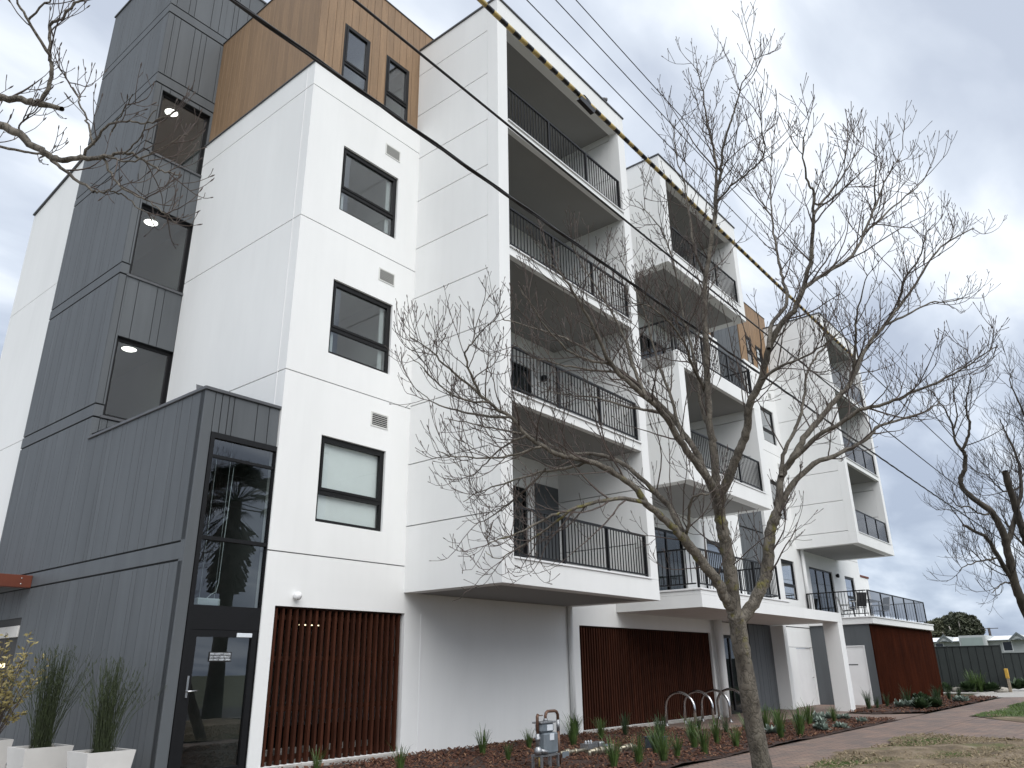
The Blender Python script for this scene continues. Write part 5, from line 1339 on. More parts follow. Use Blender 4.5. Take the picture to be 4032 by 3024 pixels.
STREET_LIMBS = [
 [(10.062,4.214,-0.181,0.128),(9.952,4.208,0.057,0.1262),(9.878,4.202,0.221,0.1249),(9.664,4.155,0.743,0.121),(9.436,4.089,1.324,0.1167),(9.29,4.049,1.693,0.114),(9.195,4.01,1.957,0.112)],
 [(9.227,4.001,1.904,0.085),(9.3,3.895,2.015,0.0835),(9.369,3.76,2.228,0.0811),(9.404,3.668,2.412,0.0793),(9.389,3.573,2.805,0.0756),(9.401,3.483,3.065,0.0731),(9.429,3.42,3.177,0.072)],
 [(9.417,3.479,3.102,0.05),(9.572,3.271,3.488,0.043),(9.799,3.013,3.787,0.0364),(10.144,2.686,3.981,0.0294),(10.388,2.436,4.173,0.024),(10.496,2.308,4.317,0.021),(10.987,1.853,4.531,0.0118),(11.164,1.665,4.677,0.008)],
 [(9.428,3.434,3.155,0.055),(9.488,3.339,3.622,0.0501),(9.583,3.226,3.826,0.0477),(9.726,3.055,4.131,0.0441),(9.905,2.852,4.419,0.0405),(10.066,2.667,4.675,0.0374),(10.199,2.516,4.87,0.0349),(10.327,2.335,5.26,0.0309),(10.445,2.183,5.507,0.0282),(10.575,2.028,5.712,0.0258),(10.725,1.839,5.988,0.0228),(10.911,1.6,6.338,0.019),(11.098,1.342,6.764,0.0147),(11.335,1.068,7.05,0.0111),(11.584,0.81,7.239,0.008)],
 [(9.437,3.321,3.61,0.032),(9.494,3.28,3.885,0.029),(9.621,3.167,4.167,0.0257),(9.725,3.071,4.423,0.0229),(9.809,2.992,4.749,0.0195),(9.879,2.925,5.081,0.0161),(10.143,2.671,5.501,0.0111),(10.425,2.414,5.799,0.007)],
 [(10.229,2.523,4.881,0.025),(10.118,2.398,5.08,0.0218),(9.947,2.289,5.325,0.0179),(9.773,2.187,5.565,0.014),(9.636,2.039,5.797,0.01),(9.492,1.904,6.024,0.006)],
 [(9.394,3.216,3.733,0.036),(9.33,2.76,4.02,0.0306),(9.341,2.53,4.094,0.0281),(9.327,2.235,4.225,0.0246),(9.37,1.913,4.255,0.0209),(9.378,1.631,4.328,0.0175),(9.384,1.214,4.43,0.0123),(9.35,0.955,4.541,0.0089),(9.321,0.744,4.628,0.006)],
 [(10.625,2.037,5.733,0.02),(10.983,1.795,5.948,0.0159),(11.355,1.536,6.184,0.0116),(11.746,1.295,6.29,0.0078),(12.017,1.111,6.408,0.005)],
 [(10.782,1.848,6.012,0.02),(10.594,1.703,6.268,0.016),(10.498,1.437,6.486,0.0115),(10.344,1.276,6.71,0.0077),(10.283,1.128,6.833,0.005)],
 [(9.188,4.034,1.931,0.098),(9.123,4.007,2.154,0.0945),(9.045,3.967,2.441,0.09),(8.961,3.944,2.709,0.0858),(8.872,3.926,2.977,0.0816),(8.799,3.916,3.188,0.0783),(8.753,3.901,3.339,0.076)],
 [(8.779,3.909,3.27,0.056),(8.731,3.88,3.483,0.0543),(8.633,3.828,3.901,0.051),(8.581,3.813,4.089,0.0495),(8.47,3.757,4.552,0.0458),(8.358,3.658,5.114,0.0415),(8.241,3.562,5.684,0.0371),(8.186,3.467,6.069,0.0342),(8.174,3.402,6.259,0.0327),(8.135,3.238,6.759,0.0289),(8.075,3.145,7.152,0.026)],
 [(8.083,3.151,7.124,0.022),(8.058,3.111,7.482,0.0186),(7.963,3.119,8.034,0.0135),(7.898,3.103,8.488,0.0093),(7.827,3.115,8.854,0.006)],
 [(8.087,3.163,7.097,0.022),(8.032,3.045,7.293,0.0197),(7.925,2.947,7.537,0.0169),(7.861,2.782,7.791,0.0138),(7.814,2.657,7.98,0.0114),(7.757,2.547,8.168,0.0091),(7.74,2.397,8.336,0.0068),(7.709,2.3,8.474,0.005)],
 [(8.684,3.858,4.121,0.026),(8.639,3.931,4.47,0.0238),(8.634,3.938,4.976,0.0208),(8.575,4.004,5.636,0.017),(8.529,4.035,6.319,0.0133),(8.457,4.096,6.887,0.0102),(8.319,4.268,7.338,0.0076),(8.216,4.411,7.576,0.006)],
 [(8.572,3.802,4.59,0.024),(8.096,3.746,4.827,0.0194),(7.773,3.666,5.006,0.0159),(7.35,3.656,5.156,0.0119),(7.003,3.695,5.217,0.0086),(6.73,3.776,5.169,0.006)],
 [(8.208,3.499,5.996,0.02),(8.108,3.556,6.376,0.0172),(8.047,3.542,6.823,0.014),(7.975,3.538,7.279,0.0109),(7.878,3.561,7.744,0.0077),(7.831,3.53,8.148,0.005)],
 [(8.126,3.213,6.93,0.016),(8.067,2.951,7.059,0.0134),(8.047,2.689,7.132,0.0109),(7.973,2.464,7.255,0.0085),(7.585,2.323,7.555,0.004)],
 [(8.79,3.896,3.27,0.066),(8.736,3.763,3.465,0.063),(8.658,3.554,3.761,0.0585),(8.595,3.378,4.004,0.0546),(8.46,3.222,4.321,0.0499),(8.41,3.033,4.555,0.0459),(8.293,2.853,4.865,0.041),(8.244,2.652,5.103,0.0367),(8.242,2.447,5.275,0.033),(8.133,2.232,5.599,0.0275),(8.074,2.153,5.742,0.0251),(7.87,1.993,6.126,0.0187),(7.757,1.925,6.319,0.0154),(7.653,1.941,6.416,0.0134),(7.491,1.902,6.633,0.0096),(7.381,1.818,6.833,0.006)],
 [(7.86,1.991,6.12,0.018),(8.02,1.836,6.398,0.014),(8.144,1.715,6.597,0.0112),(8.273,1.581,6.861,0.0077),(8.375,1.474,7.063,0.005)],
 [(7.829,1.963,6.232,0.014),(7.802,1.827,6.159,0.0119),(7.633,1.549,6.184,0.0073),(7.503,1.366,6.202,0.004)],
 [(8.289,2.461,5.297,0.032),(8.429,2.364,5.561,0.0291),(8.755,2.136,5.844,0.025),(9.037,1.933,6.082,0.0215),(9.232,1.778,6.459,0.0177),(9.404,1.636,6.824,0.0142),(9.524,1.535,7.142,0.0113),(9.74,1.343,7.581,0.0072),(9.855,1.238,7.817,0.005)],
 [(9.435,1.817,6.571,0.018),(9.689,1.634,6.825,0.0149),(10.003,1.397,7.167,0.0111),(10.251,1.206,7.43,0.0081),(10.459,1.034,7.764,0.005)],
 [(9.54,1.66,6.903,0.014),(9.292,1.577,7.086,0.0099),(9.128,1.47,7.225,0.0065),(8.961,1.445,7.324,0.004)],
 [(8.123,2.795,4.794,0.03),(8.264,2.765,5.145,0.0269),(8.51,2.635,5.468,0.0238),(8.593,2.668,5.86,0.0206),(8.658,2.698,6.205,0.0178),(8.778,2.733,6.862,0.0129),(8.888,2.723,7.395,0.009),(9.021,2.678,7.972,0.005)],
 [(8.985,2.798,6.992,0.013),(8.96,2.925,7.303,0.0093),(8.946,3.013,7.596,0.006),(8.915,3.115,7.741,0.004)],
 [(8.302,2.994,4.514,0.022),(8.19,2.695,4.576,0.0173),(8.103,2.4,4.581,0.0125),(7.999,2.157,4.617,0.0084),(7.893,1.971,4.662,0.005)],
 [(8.757,3.92,3.297,0.056),(8.646,3.888,3.429,0.0538),(8.445,3.913,3.587,0.0507),(8.078,3.959,3.867,0.045),(7.682,3.99,4.182,0.0385),(7.271,4.102,4.408,0.0322),(6.923,4.18,4.61,0.0267),(6.455,4.155,5.013,0.018),(6.045,4.161,5.326,0.0105),(5.845,4.195,5.44,0.007)],
 [(8.747,3.926,3.308,0.05),(8.66,3.994,3.7,0.0451),(8.556,4.096,4.026,0.0408),(8.435,4.228,4.33,0.0366),(8.248,4.459,4.678,0.0314),(8.068,4.693,4.967,0.0267),(7.707,5.2,5.427,0.0181),(7.371,5.732,5.722,0.0106),(7.202,6.013,5.839,0.007)],
 [(7.394,4.002,4.27,0.024),(7.312,4.109,4.628,0.0207),(7.239,4.185,5.099,0.0166),(7.099,4.356,5.593,0.0122),(6.952,4.535,6.041,0.0082),(6.881,4.611,6.3,0.006)],
 [(8.115,4.72,4.988,0.02),(7.778,4.909,4.976,0.0166),(7.368,5.128,4.975,0.0123),(6.949,5.32,5.023,0.008),(6.672,5.389,5.14,0.005)],
 [(8.214,4.021,3.966,0.026),(8.148,4.09,4.502,0.0215),(8.057,4.188,4.996,0.0174),(7.99,4.238,5.501,0.0134),(7.884,4.338,6.025,0.0092),(7.774,4.45,6.432,0.006)],
 [(9.144,4.04,2.01,0.075),(9.057,4.048,2.114,0.0735),(8.909,4.06,2.291,0.0711),(8.696,4.115,2.496,0.0678),(8.488,4.171,2.694,0.0646),(8.316,4.217,2.855,0.062)],
 [(8.344,4.205,2.818,0.05),(8.119,4.281,3.002,0.047),(7.865,4.387,3.177,0.0437),(7.683,4.427,3.352,0.0411),(7.387,4.57,3.526,0.0373),(7.158,4.707,3.616,0.0343),(6.885,4.901,3.668,0.0308),(6.686,5.012,3.757,0.0281),(6.508,5.096,3.86,0.0257),(6.308,5.152,4.027,0.0228),(5.956,5.305,4.245,0.0179),(5.601,5.439,4.49,0.0128),(5.348,5.528,4.671,0.0091),(5.135,5.622,4.793,0.006)],
 [(8.469,4.187,2.732,0.042),(8.349,4.344,3.198,0.0367),(8.265,4.47,3.392,0.0342),(8.103,4.716,3.701,0.0299),(7.992,4.906,3.85,0.0272),(7.867,5.167,3.933,0.0244),(7.75,5.442,3.972,0.0215),(7.565,5.749,4.196,0.0176),(7.37,6.132,4.324,0.0135),(7.167,6.523,4.455,0.0095),(6.991,6.869,4.552,0.006)],
 [(7.789,4.345,3.16,0.03),(7.508,4.464,3.193,0.0267),(7.187,4.635,3.132,0.0226),(6.918,4.788,3.035,0.0189),(6.636,4.946,2.914,0.0148),(6.351,5.107,2.748,0.0103),(6.066,5.252,2.635,0.006)],
 [(7.146,4.698,3.612,0.022),(7.124,4.951,3.575,0.0194),(7.065,5.313,3.57,0.0158),(7.003,5.763,3.519,0.0115),(6.948,6.164,3.458,0.0078),(6.936,6.463,3.354,0.005)],
 [(6.267,5.119,4.01,0.02),(6.2,5.361,4.063,0.0169),(6.094,5.692,4.165,0.0127),(5.971,6.023,4.323,0.0083),(5.876,6.243,4.494,0.005)],
 [(5.909,5.263,4.223,0.018),(5.666,5.195,4.424,0.0138),(5.51,5.121,4.571,0.0107),(5.482,4.93,4.668,0.0079),(5.453,4.742,4.761,0.005)],
 [(6.684,5.01,3.756,0.018),(6.333,5.207,3.602,0.0138),(6.031,5.35,3.542,0.0104),(5.722,5.473,3.528,0.007),(5.534,5.531,3.551,0.005)],
 [(6.479,5.073,3.849,0.016),(6.435,5.357,3.775,0.0125),(6.44,5.642,3.62,0.0088),(6.441,5.858,3.503,0.0061),(6.376,6.02,3.551,0.004)],
 [(6.848,4.74,3.018,0.018),(6.79,5.13,2.804,0.0127),(6.724,5.478,2.63,0.0082),(6.67,5.672,2.561,0.0058),(6.597,5.782,2.637,0.004)],
 [(7.018,5.208,3.588,0.017),(7.098,5.698,3.354,0.0121),(7.133,6.099,3.187,0.0083),(7.124,6.398,3.109,0.0056),(7.078,6.554,3.193,0.004)],
 [(6.042,5.224,4.156,0.015),(5.738,5.361,4.152,0.0119),(5.447,5.431,4.249,0.0089),(5.179,5.444,4.397,0.0059),(5.005,5.461,4.479,0.004)],
 [(7.879,4.093,4.254,0.02),(7.822,4.498,4.39,0.0163),(7.741,4.909,4.587,0.0125),(7.643,5.411,4.743,0.0083),(7.545,5.788,4.938,0.005)],
 [(6.937,4.188,4.617,0.018),(6.559,4.372,4.64,0.0146),(6.166,4.458,4.815,0.0108),(5.844,4.457,5.03,0.0074),(5.62,4.465,5.166,0.005)],
 [(8.455,4.247,2.803,0.026),(8.36,4.135,2.933,0.0229),(8.143,3.968,3.182,0.017),(8.111,3.893,3.237,0.0153),(8.118,3.721,3.245,0.012)],
]
LEFT_LIMBS = [
 [(0.832,7.377,3.193,0.075),(0.827,6.731,4.037,0.0569),(0.895,6.187,4.618,0.0431),(1.033,5.736,4.952,0.033),(1.13,5.542,5.022,0.0291),(1.251,5.419,4.932,0.0258),(1.372,5.309,4.819,0.0224),(1.456,5.219,4.764,0.0201),(1.539,5.093,4.769,0.0174),(1.651,4.93,4.762,0.014)],
 [(1.651,4.93,4.762,0.012),(1.722,4.856,4.798,0.0103),(1.826,4.79,4.767,0.0083),(1.94,4.733,4.706,0.0061),(2.052,4.65,4.69,0.004)],
 [(0.921,6.366,4.711,0.045),(0.947,5.899,5.187,0.0325),(1.056,5.65,5.277,0.0273),(1.187,5.463,5.238,0.0232),(1.265,5.355,5.208,0.0208),(1.389,5.194,5.144,0.017)],
 [(1.258,5.327,5.192,0.016),(1.284,5.268,5.303,0.0148),(1.27,5.243,5.445,0.0136),(1.242,5.242,5.563,0.0126),(1.199,5.234,5.757,0.011),(1.237,5.167,5.855,0.0099),(1.276,5.097,5.958,0.0087),(1.35,5.001,6.042,0.0074),(1.425,4.905,6.126,0.006)],
 [(1.238,5.225,5.549,0.012),(1.058,5.22,5.722,0.0091),(0.957,5.215,5.82,0.0074),(0.88,5.194,5.912,0.006)],
 [(1.062,5.242,5.74,0.008),(1.115,5.1,5.87,0.0062),(1.145,5.008,5.961,0.005)],
 [(1.413,5.467,4.921,0.014),(1.469,5.378,4.821,0.0128),(1.537,5.264,4.707,0.0114),(1.649,5.066,4.537,0.009)],
 [(1.649,5.066,4.537,0.007),(1.705,5.041,4.548,0.0064),(1.8,4.997,4.567,0.0054),(1.93,4.986,4.505,0.0041),(2.042,4.961,4.472,0.003)],
 [(1.548,5.124,4.79,0.011),(1.563,5.019,4.864,0.0098),(1.588,4.866,4.964,0.0081),(1.664,4.722,4.96,0.0066),(1.739,4.602,4.93,0.0054),(1.797,4.467,4.953,0.004)],
 [(1.57,5.044,4.881,0.008),(1.53,5.087,5.038,0.0072),(1.478,5.145,5.199,0.0063),(1.426,5.203,5.362,0.0055),(1.375,5.267,5.47,0.0048),(1.305,5.352,5.622,0.004)],
 [(1.637,4.975,4.772,0.009),(1.701,4.912,4.601,0.0076),(1.802,4.773,4.46,0.006),(1.882,4.649,4.372,0.0048),(1.99,4.5,4.216,0.003)],
 [(1.641,4.943,4.762,0.008),(1.726,4.754,4.673,0.0067),(1.781,4.541,4.676,0.0052),(1.822,4.32,4.701,0.0037),(1.847,4.218,4.7,0.003)],
 [(1.072,5.955,5.088,0.012),(1.252,5.709,4.988,0.01),(1.36,5.555,4.934,0.0087),(1.424,5.463,4.905,0.008)],
 [(1.284,5.562,5.026,0.007),(1.236,5.552,5.101,0.0061),(1.273,5.435,5.164,0.0049),(1.294,5.354,5.215,0.004)],
 [(1.716,4.837,4.785,0.006),(1.728,4.677,4.827,0.0049),(1.71,4.532,4.894,0.0038),(1.711,4.419,4.929,0.003)],
 [(1.616,4.878,4.922,0.006),(1.612,4.732,5.017,0.0043),(1.609,4.617,5.09,0.003)],
]
RIGHT_LIMBS = [
 [(32.254,3.488,-0.009,0.36),(31.614,3.375,1.126,0.3255),(30.9,3.356,2.25,0.2902),(30.287,3.432,3.086,0.2625),(29.851,3.475,3.695,0.2424),(29.167,3.395,4.844,0.2059),(28.905,3.369,5.278,0.1919),(28.415,3.479,5.873,0.1707),(27.781,3.854,6.303,0.1477),(27.362,4.005,6.73,0.1308),(27.275,3.812,7.099,0.1185),(27.112,3.674,7.52,0.1049),(26.997,3.704,7.652,0.1)],
 [(26.997,3.704,7.652,0.09),(26.91,3.469,7.978,0.0777),(26.742,3.319,8.331,0.0656),(26.379,3.256,8.831,0.0481),(26.156,3.078,9.275,0.0325),(26.025,2.886,9.616,0.02)],
 [(26.997,3.704,7.652,0.08),(26.864,3.823,7.978,0.0694),(26.823,3.799,8.328,0.06),(26.71,3.843,8.801,0.0468),(26.533,3.98,9.283,0.0321),(26.362,4.142,9.652,0.02)],
 [(26.638,3.773,8.28,0.05),(26.605,3.589,8.658,0.0411),(26.446,3.526,9.093,0.0312),(26.272,3.449,9.582,0.0201),(26.174,3.44,9.8,0.015)],
 [(30.036,3.497,3.709,0.16),(28.907,3.634,4.494,0.1253),(28.167,3.721,5,0.1021),(27.664,3.903,5.19,0.0878),(27.04,4.162,5.371,0.07)],
 [(29.278,3.408,4.857,0.16),(29.641,2.977,5.919,0.1269),(29.89,2.661,6.828,0.0997),(29.936,2.574,7.761,0.0729),(29.835,2.691,8.661,0.0459),(29.755,2.787,9.186,0.03)],
 [(31.783,3.393,1.125,0.26),(30.692,3.088,3.375,0.2271),(30.006,2.911,4.764,0.2065),(29.72,2.896,5.262,0.1989),(29.129,2.89,6.253,0.1836),(28.602,2.889,7.128,0.17)],
 [(29.888,2.913,5.284,0.16),(29.961,2.381,6.49,0.1275),(29.86,2.066,7.655,0.0975),(29.581,2.011,8.72,0.0698),(29.256,2.104,9.561,0.047),(29.023,2.144,10.225,0.0295),(29.058,1.966,10.585,0.02)],
 [(30.006,2.385,6.498,0.14),(30.316,1.799,7.697,0.104),(30.291,1.579,8.925,0.0699),(30.111,1.588,9.996,0.0398),(29.9,1.743,10.643,0.02)],
 [(28.864,3.628,4.49,0.06),(28.282,3.862,4.4,0.0495),(27.706,4.087,4.311,0.0389),(27.136,4.316,4.17,0.028),(26.777,4.461,3.988,0.02)],
 [(28.448,3.483,5.878,0.06),(27.909,3.724,5.776,0.0512),(27.239,3.884,5.933,0.0409),(26.701,4.099,5.884,0.0322),(25.948,4.21,6.124,0.02)],
 [(30.036,3.497,3.709,0.06),(29.311,3.637,3.784,0.0461),(28.627,3.831,3.581,0.031),(28.168,3.95,3.394,0.02)],
 [(29.895,2.662,6.829,0.06),(29.395,3.055,6.622,0.0484),(28.902,3.256,6.816,0.0386),(28.495,3.351,7.064,0.0299),(28.002,3.62,7.141,0.02)],
 [(30.367,2.946,4.805,0.08),(30.407,3.167,5.254,0.061),(30.454,3.382,5.776,0.0403),(30.548,3.489,6.366,0.02)],
]


bare_tree((10.06, 4.21, 0), 'bare street tree with lichen on its forked trunk in front of the balconies', [[(x, y, z, r * .9) for x, y, z, r in lm] for lm in STREET_LIMBS], 4)
LEFT_TRUNK = [[(.70, 7.75, -.1, .13), (.74, 7.72, .8, .12), (.78, 7.65, 1.8, .105), (.82, 7.5, 2.7, .09), (.835, 7.377, 3.25, .08)]]
bare_tree((.70, 7.75, 0), 'bare tree reaching in from the left edge with budding twigs before the stair windows', LEFT_TRUNK + LEFT_LIMBS, 9, bare_thick=3.0, sp2=.27, l2=(.2, .5), n3=3, l3=(.12, .3), n4=1, l4=(.05, .12), rt=.003)
bare_tree((32.25, 3.49, 0), 'larger bare tree at the right edge with dark leaning trunk and cut limbs', [[(x, y, z, r * .56) for x, y, z, r in lm] for lm in RIGHT_LIMBS], 12, scale=2.0, trunk_mat='bark_far', twig_mat='twig_far',
          sp2=.21, l2=(.4, 1.0), n3=6, l3=(.22, .5), n4=2, l4=(.1, .25), rt=.0065, buds=False)

# ------------------------------------------------------------------ beyond the building
FX = 47.2
fn = empty('metal_fence', (FX, 8.4, 0), 'dark grey sheet metal fence with upright ribs beyond the rust coloured wall', 'fence')
y = 6.82
while y < 14.2:
    m = MB(); w = .36
    m.add([(FX, y + .01, .02), (FX, y + w - .01, .02), (FX, y + w - .01, .80 + Z0), (FX, y + .01, .80 + Z0), (FX + .03, y + .01, .02), (FX + .03, y + w - .01, .02), (FX + .03, y + w - .01, .8 + Z0), (FX + .03, y + .01, .8 + Z0)],
          [(0, 3, 2, 1), (4, 5, 6, 7), (0, 1, 5, 4), (3, 7, 6, 2), (0, 4, 7, 3), (1, 2, 6, 5)])
    m.build('sheet', 'fence_green', fn); y += w
    piece('rib', FX - .012, FX + .04, y - .012, y + .012, -1.36, .795, 'black_metal', fn, .003)
piece('top_rail', FX - .035, FX + .06, 6.80, 14.25, .795, .84, 'fence_green', fn)
for y in (6.8, 9.2, 11.6): piece('post', FX - .03, FX + .05, y - .03, y + .03, -1.38, .86, 'fence_green', fn)
f2 = empty('metal_fence', (56, 4, 0), 'lower dark grey sheet metal fence continuing to the right edge behind the yellow post', 'fence')
y = -4.0
while y < 8.4:
    piece('rib', 55.985, 56.035, y - .012, y + .012, -1.36, .5, 'black_metal', f2, .003); piece('sheet', 56, 56.03, y + .001, y + .399, -1.36, .50, 'fence_green', f2, .004); y += .4
piece('top_rail', 55.97, 56.06, -4, 8.45, .50, .54, 'fence_green', f2)
t = empty('yellow_post', (46.9, 6.72, 0), 'yellow topped timber post at the end of the dark fence', 'post')
piece('post', 46.84, 46.96, 6.66, 6.78, -1.40, -.75, 'post_timber', t, .01); piece('yellow_top', 46.82, 46.98, 6.64, 6.80, -.749, -.28, 'bollard_yellow', t, .02)
rr = random.Random(21)
for i, (x, y) in enumerate([(46.6, 9.6), (46.5, 9.0), (46.4, 8.75), (46.5, 7.25), (46.6, 7.0), (45.9, 9.85)]):
    m = MB(); v = []
    pr = [(.0, .02), (.8, .0), (1, .5), (.7, .9), (.02, 1.0)]
    m.lathe((x, y, 0), [(a * .28, b * .24) for a, b in pr], 9)
    m.v = [(a + rr.uniform(-.04, .04), b + rr.uniform(-.05, .05), max(c + rr.uniform(-.03, .03), 0)) for a, b, c in m.v]
    tag(m.build('boulder', 'stone'), SORD((46.6, 9.6), (46.5, 9.0), (46.4, 8.75), (46.5, 7.25), (46.6, 7.0), (45.9, 9.85))(x, y) + 'pale boulder at the foot of the dark fence', 'rock', 'boulders along the fence')
for i, (x, y, s, kd) in enumerate([(46.3, 9.5, 1.7, 'bush_0'), (46.2, 8.2, 2.0, 'tuft_1'), (46.4, 8.5, 2.0, 'bush_1'), (46.4, 7.55, 1.8, 'bush_0'), (49.0, 6.3, 2.4, 'bush_1'), (46.3, 7.9, 1.9, 'tuft_2')]):
    plant(kd, x, y, s, i * 1.3, SORD((46.3, 9.5), (46.2, 8.2), (46.4, 8.5), (46.4, 7.55), (49.0, 6.3), (46.3, 7.9))(x, y) + 'low plant in front of the dark metal fence', 'plants along the fence', 'fence_plant')
piece('garden_edge', 40.6, 45.2, 7.18, 7.28, -1.38, -1.30, 'concrete')['kind'] = 'structure'
piece('garden_edge', 39.5, 44.5, 6.95, 7.02, -1.38, -1.31, 'concrete')['kind'] = 'structure'
piece('garden_edge', 44.8, 47.0, 7.55, 10.5, -1.40, -1.36, 'concrete')['kind'] = 'structure'

# houses behind the fences
HX = 95.0; hk = HX / 62.0
def hz_(z): return z * hk
hs = empty('house', (HX, 14, 0), 'long low house with bright white roof and gables beyond the dark fence', 'house')
def HB(name, x0, x1, y0, y1, z0, z1, mat, par=hs, bev=.01): return piece(name, HX + x0, HX + x1, y0 * hk, y1 * hk, z0 * hk, z1 * hk, mat, par, bev)
piece('wall', HX, HX + 9, 5 * hk, 15 * hk, -1.38, 1.42 * hk, 'house_wall', hs)
m = MB()
def roof(y0, y1, ze, zr):
    m.add([(HX - .6, y0 * hk, ze * hk + Z0), (HX - .6, y1 * hk, ze * hk + Z0), (HX + 5, y1 * hk, zr * hk + Z0), (HX + 5, y0 * hk, zr * hk + Z0), (HX + 9.6, y0 * hk, ze * hk + Z0), (HX + 9.6, y1 * hk, ze * hk + Z0)],
          [(3, 2, 1, 0), (2, 3, 4, 5), (0, 4, 3), (1, 2, 5)])
roof(4.5, 15.5, 1.40, 1.76)
m.build('roof', 'house_roof', hs)
HB('gutter', -.65, -.58, 4.5, 15.5, 1.36, 1.41, 'house_dark')
for (yc, hw) in ((12.04, .42), (7.73, .45)):
    m = MB(); ya, yb, zt, ze = (yc - hw) * hk, (yc + hw) * hk, 1.75 * hk + Z0, 1.38 * hk + Z0
    m.add([(HX - 1.0, ya, ze), (HX - 1.0, yb, ze), (HX - 1.0, yc * hk, zt), (HX + 3, yc * hk, zt), (HX + 3, ya, ze), (HX + 3, yb, ze)], [(0, 2, 1), (0, 4, 3, 2), (1, 2, 3, 5)])
    g_ = m.build('gable', 'house_wall', hs)
    for sg in (-1, 1):
        m = MB(); a = Vector((HX - 1.05, yc * hk + sg * (hw + .06) * hk, ze - .05)); b = Vector((HX - 1.05, yc * hk, zt + .06))
        m.obox((a + b) / 2, (.06, 0, 0), (b - a) / 2, (0, 0, .11)); m.build('barge_board', 'house_dark', g_)
    m = MB(); m.lathe((HX - 1.02, yc * hk, ze + .12), [(.22, 0), (.22, -.03), (.001, -.03)], 12, axis='Y')
    piece('finial', HX - 1.08, HX - 1.0, yc * hk - .25, yc * hk + .25, (1.40 * hk), (1.46 * hk), 'house_dark', g_)
gr = HB('garage_box', -1.5, 4, 9.53, 11.09, -.9, 1.73, 'house_wall'); HB('garage_door', -1.56, -1.501, 9.68, 10.98, -.9, 1.62, 'garage_green', gr, .01) if False else None
piece('garage_door', HX - 1.56, HX - 1.501, 9.68 * hk, 10.98 * hk, -1.3, 1.60 * hk, 'garage_green', gr)
for (a, b, c, d) in ((8.23, 8.71, .74, 1.28), (12.3, 12.75, .9, 1.3)):
    w_ = piece('window', HX - .06, HX - .001, (a - .05) * hk, (b + .05) * hk, (c - .06) * hk, (d + .06) * hk, 'white_paint', hs)
    piece('pane', HX - .08, HX - .061, a * hk, b * hk, c * hk, d * hk, 'dark_glass', w_, 0)
    piece('pane_backing', HX - .0605, HX - .0602, a * hk, b * hk, c * hk, d * hk, 'painted_room_shade', w_, 0)

# gum tree on the skyline
rr = random.Random(31)
GX = 130.0; gk = GX / 62.0
gt = empty('gum_tree', (GX, 11.0 * gk, 0), 'large olive green gum tree on the skyline above the white roof', 'tree')
m = MB()
for (a, b, c) in ((11.0, 10.95, 2.9), (10.9, 10.5, 2.4), (11.1, 11.6, 2.6), (11.0, 12.1, 2.2)):
    m.tube([(GX, a * gk, -.1), (GX - .5, (a + b) / 2 * gk, 1.2 * gk + Z0), (GX - 1.2, b * gk, c * gk * .92 + Z0)], [.3, .2, .07], 8)
m.build('trunk', 'bark_pale', gt)
def crown(name, blobs, mat, dens, par):
    m = MB()
    for (yc, zc2, ry, rz_) in blobs:
        for i in range(int(dens * ry * rz_ * 4)):
            while True:
                u = np.array([rr.uniform(-1, 1) for _ in range(3)])
                if .35 < np.linalg.norm(u) < 1: break
            c = Vector((GX + u[0] * ry * gk * .8, (yc + u[1] * ry) * gk, (zc2 + u[2] * rz_) * gk + Z0))
            L = rr.uniform(.16, .34); d = Vector((rr.gauss(0, 1), rr.gauss(0, 1), rr.gauss(0, 1))).normalized(); w = d.orthogonal().normalized()
            m.add([tuple(c - d * L), tuple(c + w * L * .5), tuple(c + d * L), tuple(c - w * L * .5)], [(0, 1, 2, 3)])
    return m.build(name, mat, par)
crown('crown', [(11.0, 2.75, .75, .55), (10.45, 2.5, .65, .55), (10.1, 2.1, .5, .45), (11.5, 2.55, .6, .55), (10.7, 2.0, .9, .6), (11.5, 1.9, .8, .6)] + [(rr.uniform(9.9, 11.7), rr.uniform(2.3, 3.15), rr.uniform(.14, .3), rr.uniform(.1, .22)) for _ in range(12)], 'leaf_gum', 1700, gt)
crown('crown', [(12.3, 2.4, .6, .55), (11.8, 2.2, .5, .5), (12.8, 2.2, .6, .6), (12.4, 1.9, .8, .4)] + [(rr.uniform(11.6, 13), rr.uniform(2.3, 2.95), rr.uniform(.14, .3), rr.uniform(.1, .22)) for _ in range(9)], 'leaf_gum_light', 1700, gt)
up = empty('utility_pole', (110, 9.34 / 62 * 110, 0), 'small distant timber utility pole with crossarm above the white roofs', 'pole')
m = MB(); m.tube([(110, 16.57, -.1), (110, 16.57, 2.2 / 62 * 110 + Z0)], .14, 8); m.build('pole', 'twig_far', up)
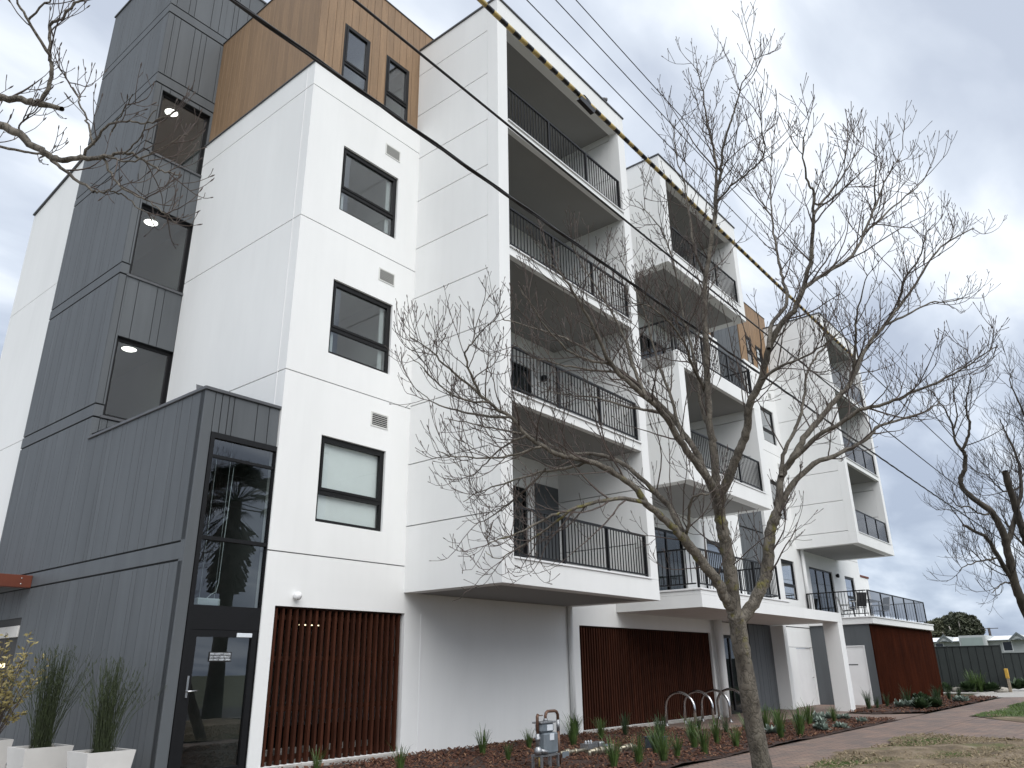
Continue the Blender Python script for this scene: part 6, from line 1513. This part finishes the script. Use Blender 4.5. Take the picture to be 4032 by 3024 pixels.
m = MB(); m.box(109.9, 110.1, 15.6, 17.6, 2.14 / 62 * 110 + Z0, 2.18 / 62 * 110 + Z0); m.build('crossarm', 'twig_far', up)

# fan palm across the street, mirrored in the entry glass
px_, py_, ph_ = 15.3, -4.5, 6.0 + Z0
pt_ = empty('fan_palm', (px_, py_, 0), 'fan palm across the street, seen mirrored in the tall entry glass', 'palm')
m = MB(); m.tube([(px_, py_, -.1), (px_, py_, 2.0), (px_ + .05, py_, 4.2), (px_, py_, ph_)], [.34, .26, .24, .22], 14); m.build('trunk', 'palm_skirt', pt_)
m = MB(); rr = random.Random(17)
for i in range(150):
    a = rr.uniform(0, 6.283); z = rr.uniform(ph_ - 2.6, ph_ - .4); r0 = .3 + .35 * (z - (ph_ - 2.6)) / 2.2
    b = Vector((px_ + .2 * math.cos(a), py_ + .2 * math.sin(a), z)); e_ = Vector((px_ + (r0 + .3) * math.cos(a), py_ + (r0 + .3) * math.sin(a), z - rr.uniform(.5, 1.0))); w = Vector((-math.sin(a), math.cos(a), 0)) * .16
    m.add([tuple(b), tuple(e_ + w), tuple(e_ - w)], [(0, 1, 2)])
m.build('dead_skirt', 'palm_skirt', pt_)
m = MB()
for i in range(44):
    a = rr.uniform(0, 6.283); el = rr.uniform(-.35, 1.35); L = rr.uniform(.8, 1.15)
    d = Vector((math.cos(a) * math.cos(el), math.sin(a) * math.cos(el), math.sin(el))); c = Vector((px_, py_, ph_))
    h = c + d * L; side_ = d.cross(Vector((0, 0, 1))).normalized(); upv = side_.cross(d)
    m.tube([c, h], [.02, .012], 4, cap=False)
    for k in range(-9, 10):
        an = k * .16; q = (d * math.cos(an) + side_ * math.sin(an)); tip = h + q * rr.uniform(.65, .85) + Vector((0, 0, -.12 - .1 * abs(k) / 9)); w = side_ * .03 * math.cos(an) - d * .03 * math.sin(an)
        m.add([tuple(h), tuple(h + q * .4 + w), tuple(tip), tuple(h + q * .4 - w)], [(0, 1, 2, 3)])
m.build('fronds', 'palm_leaf', pt_)
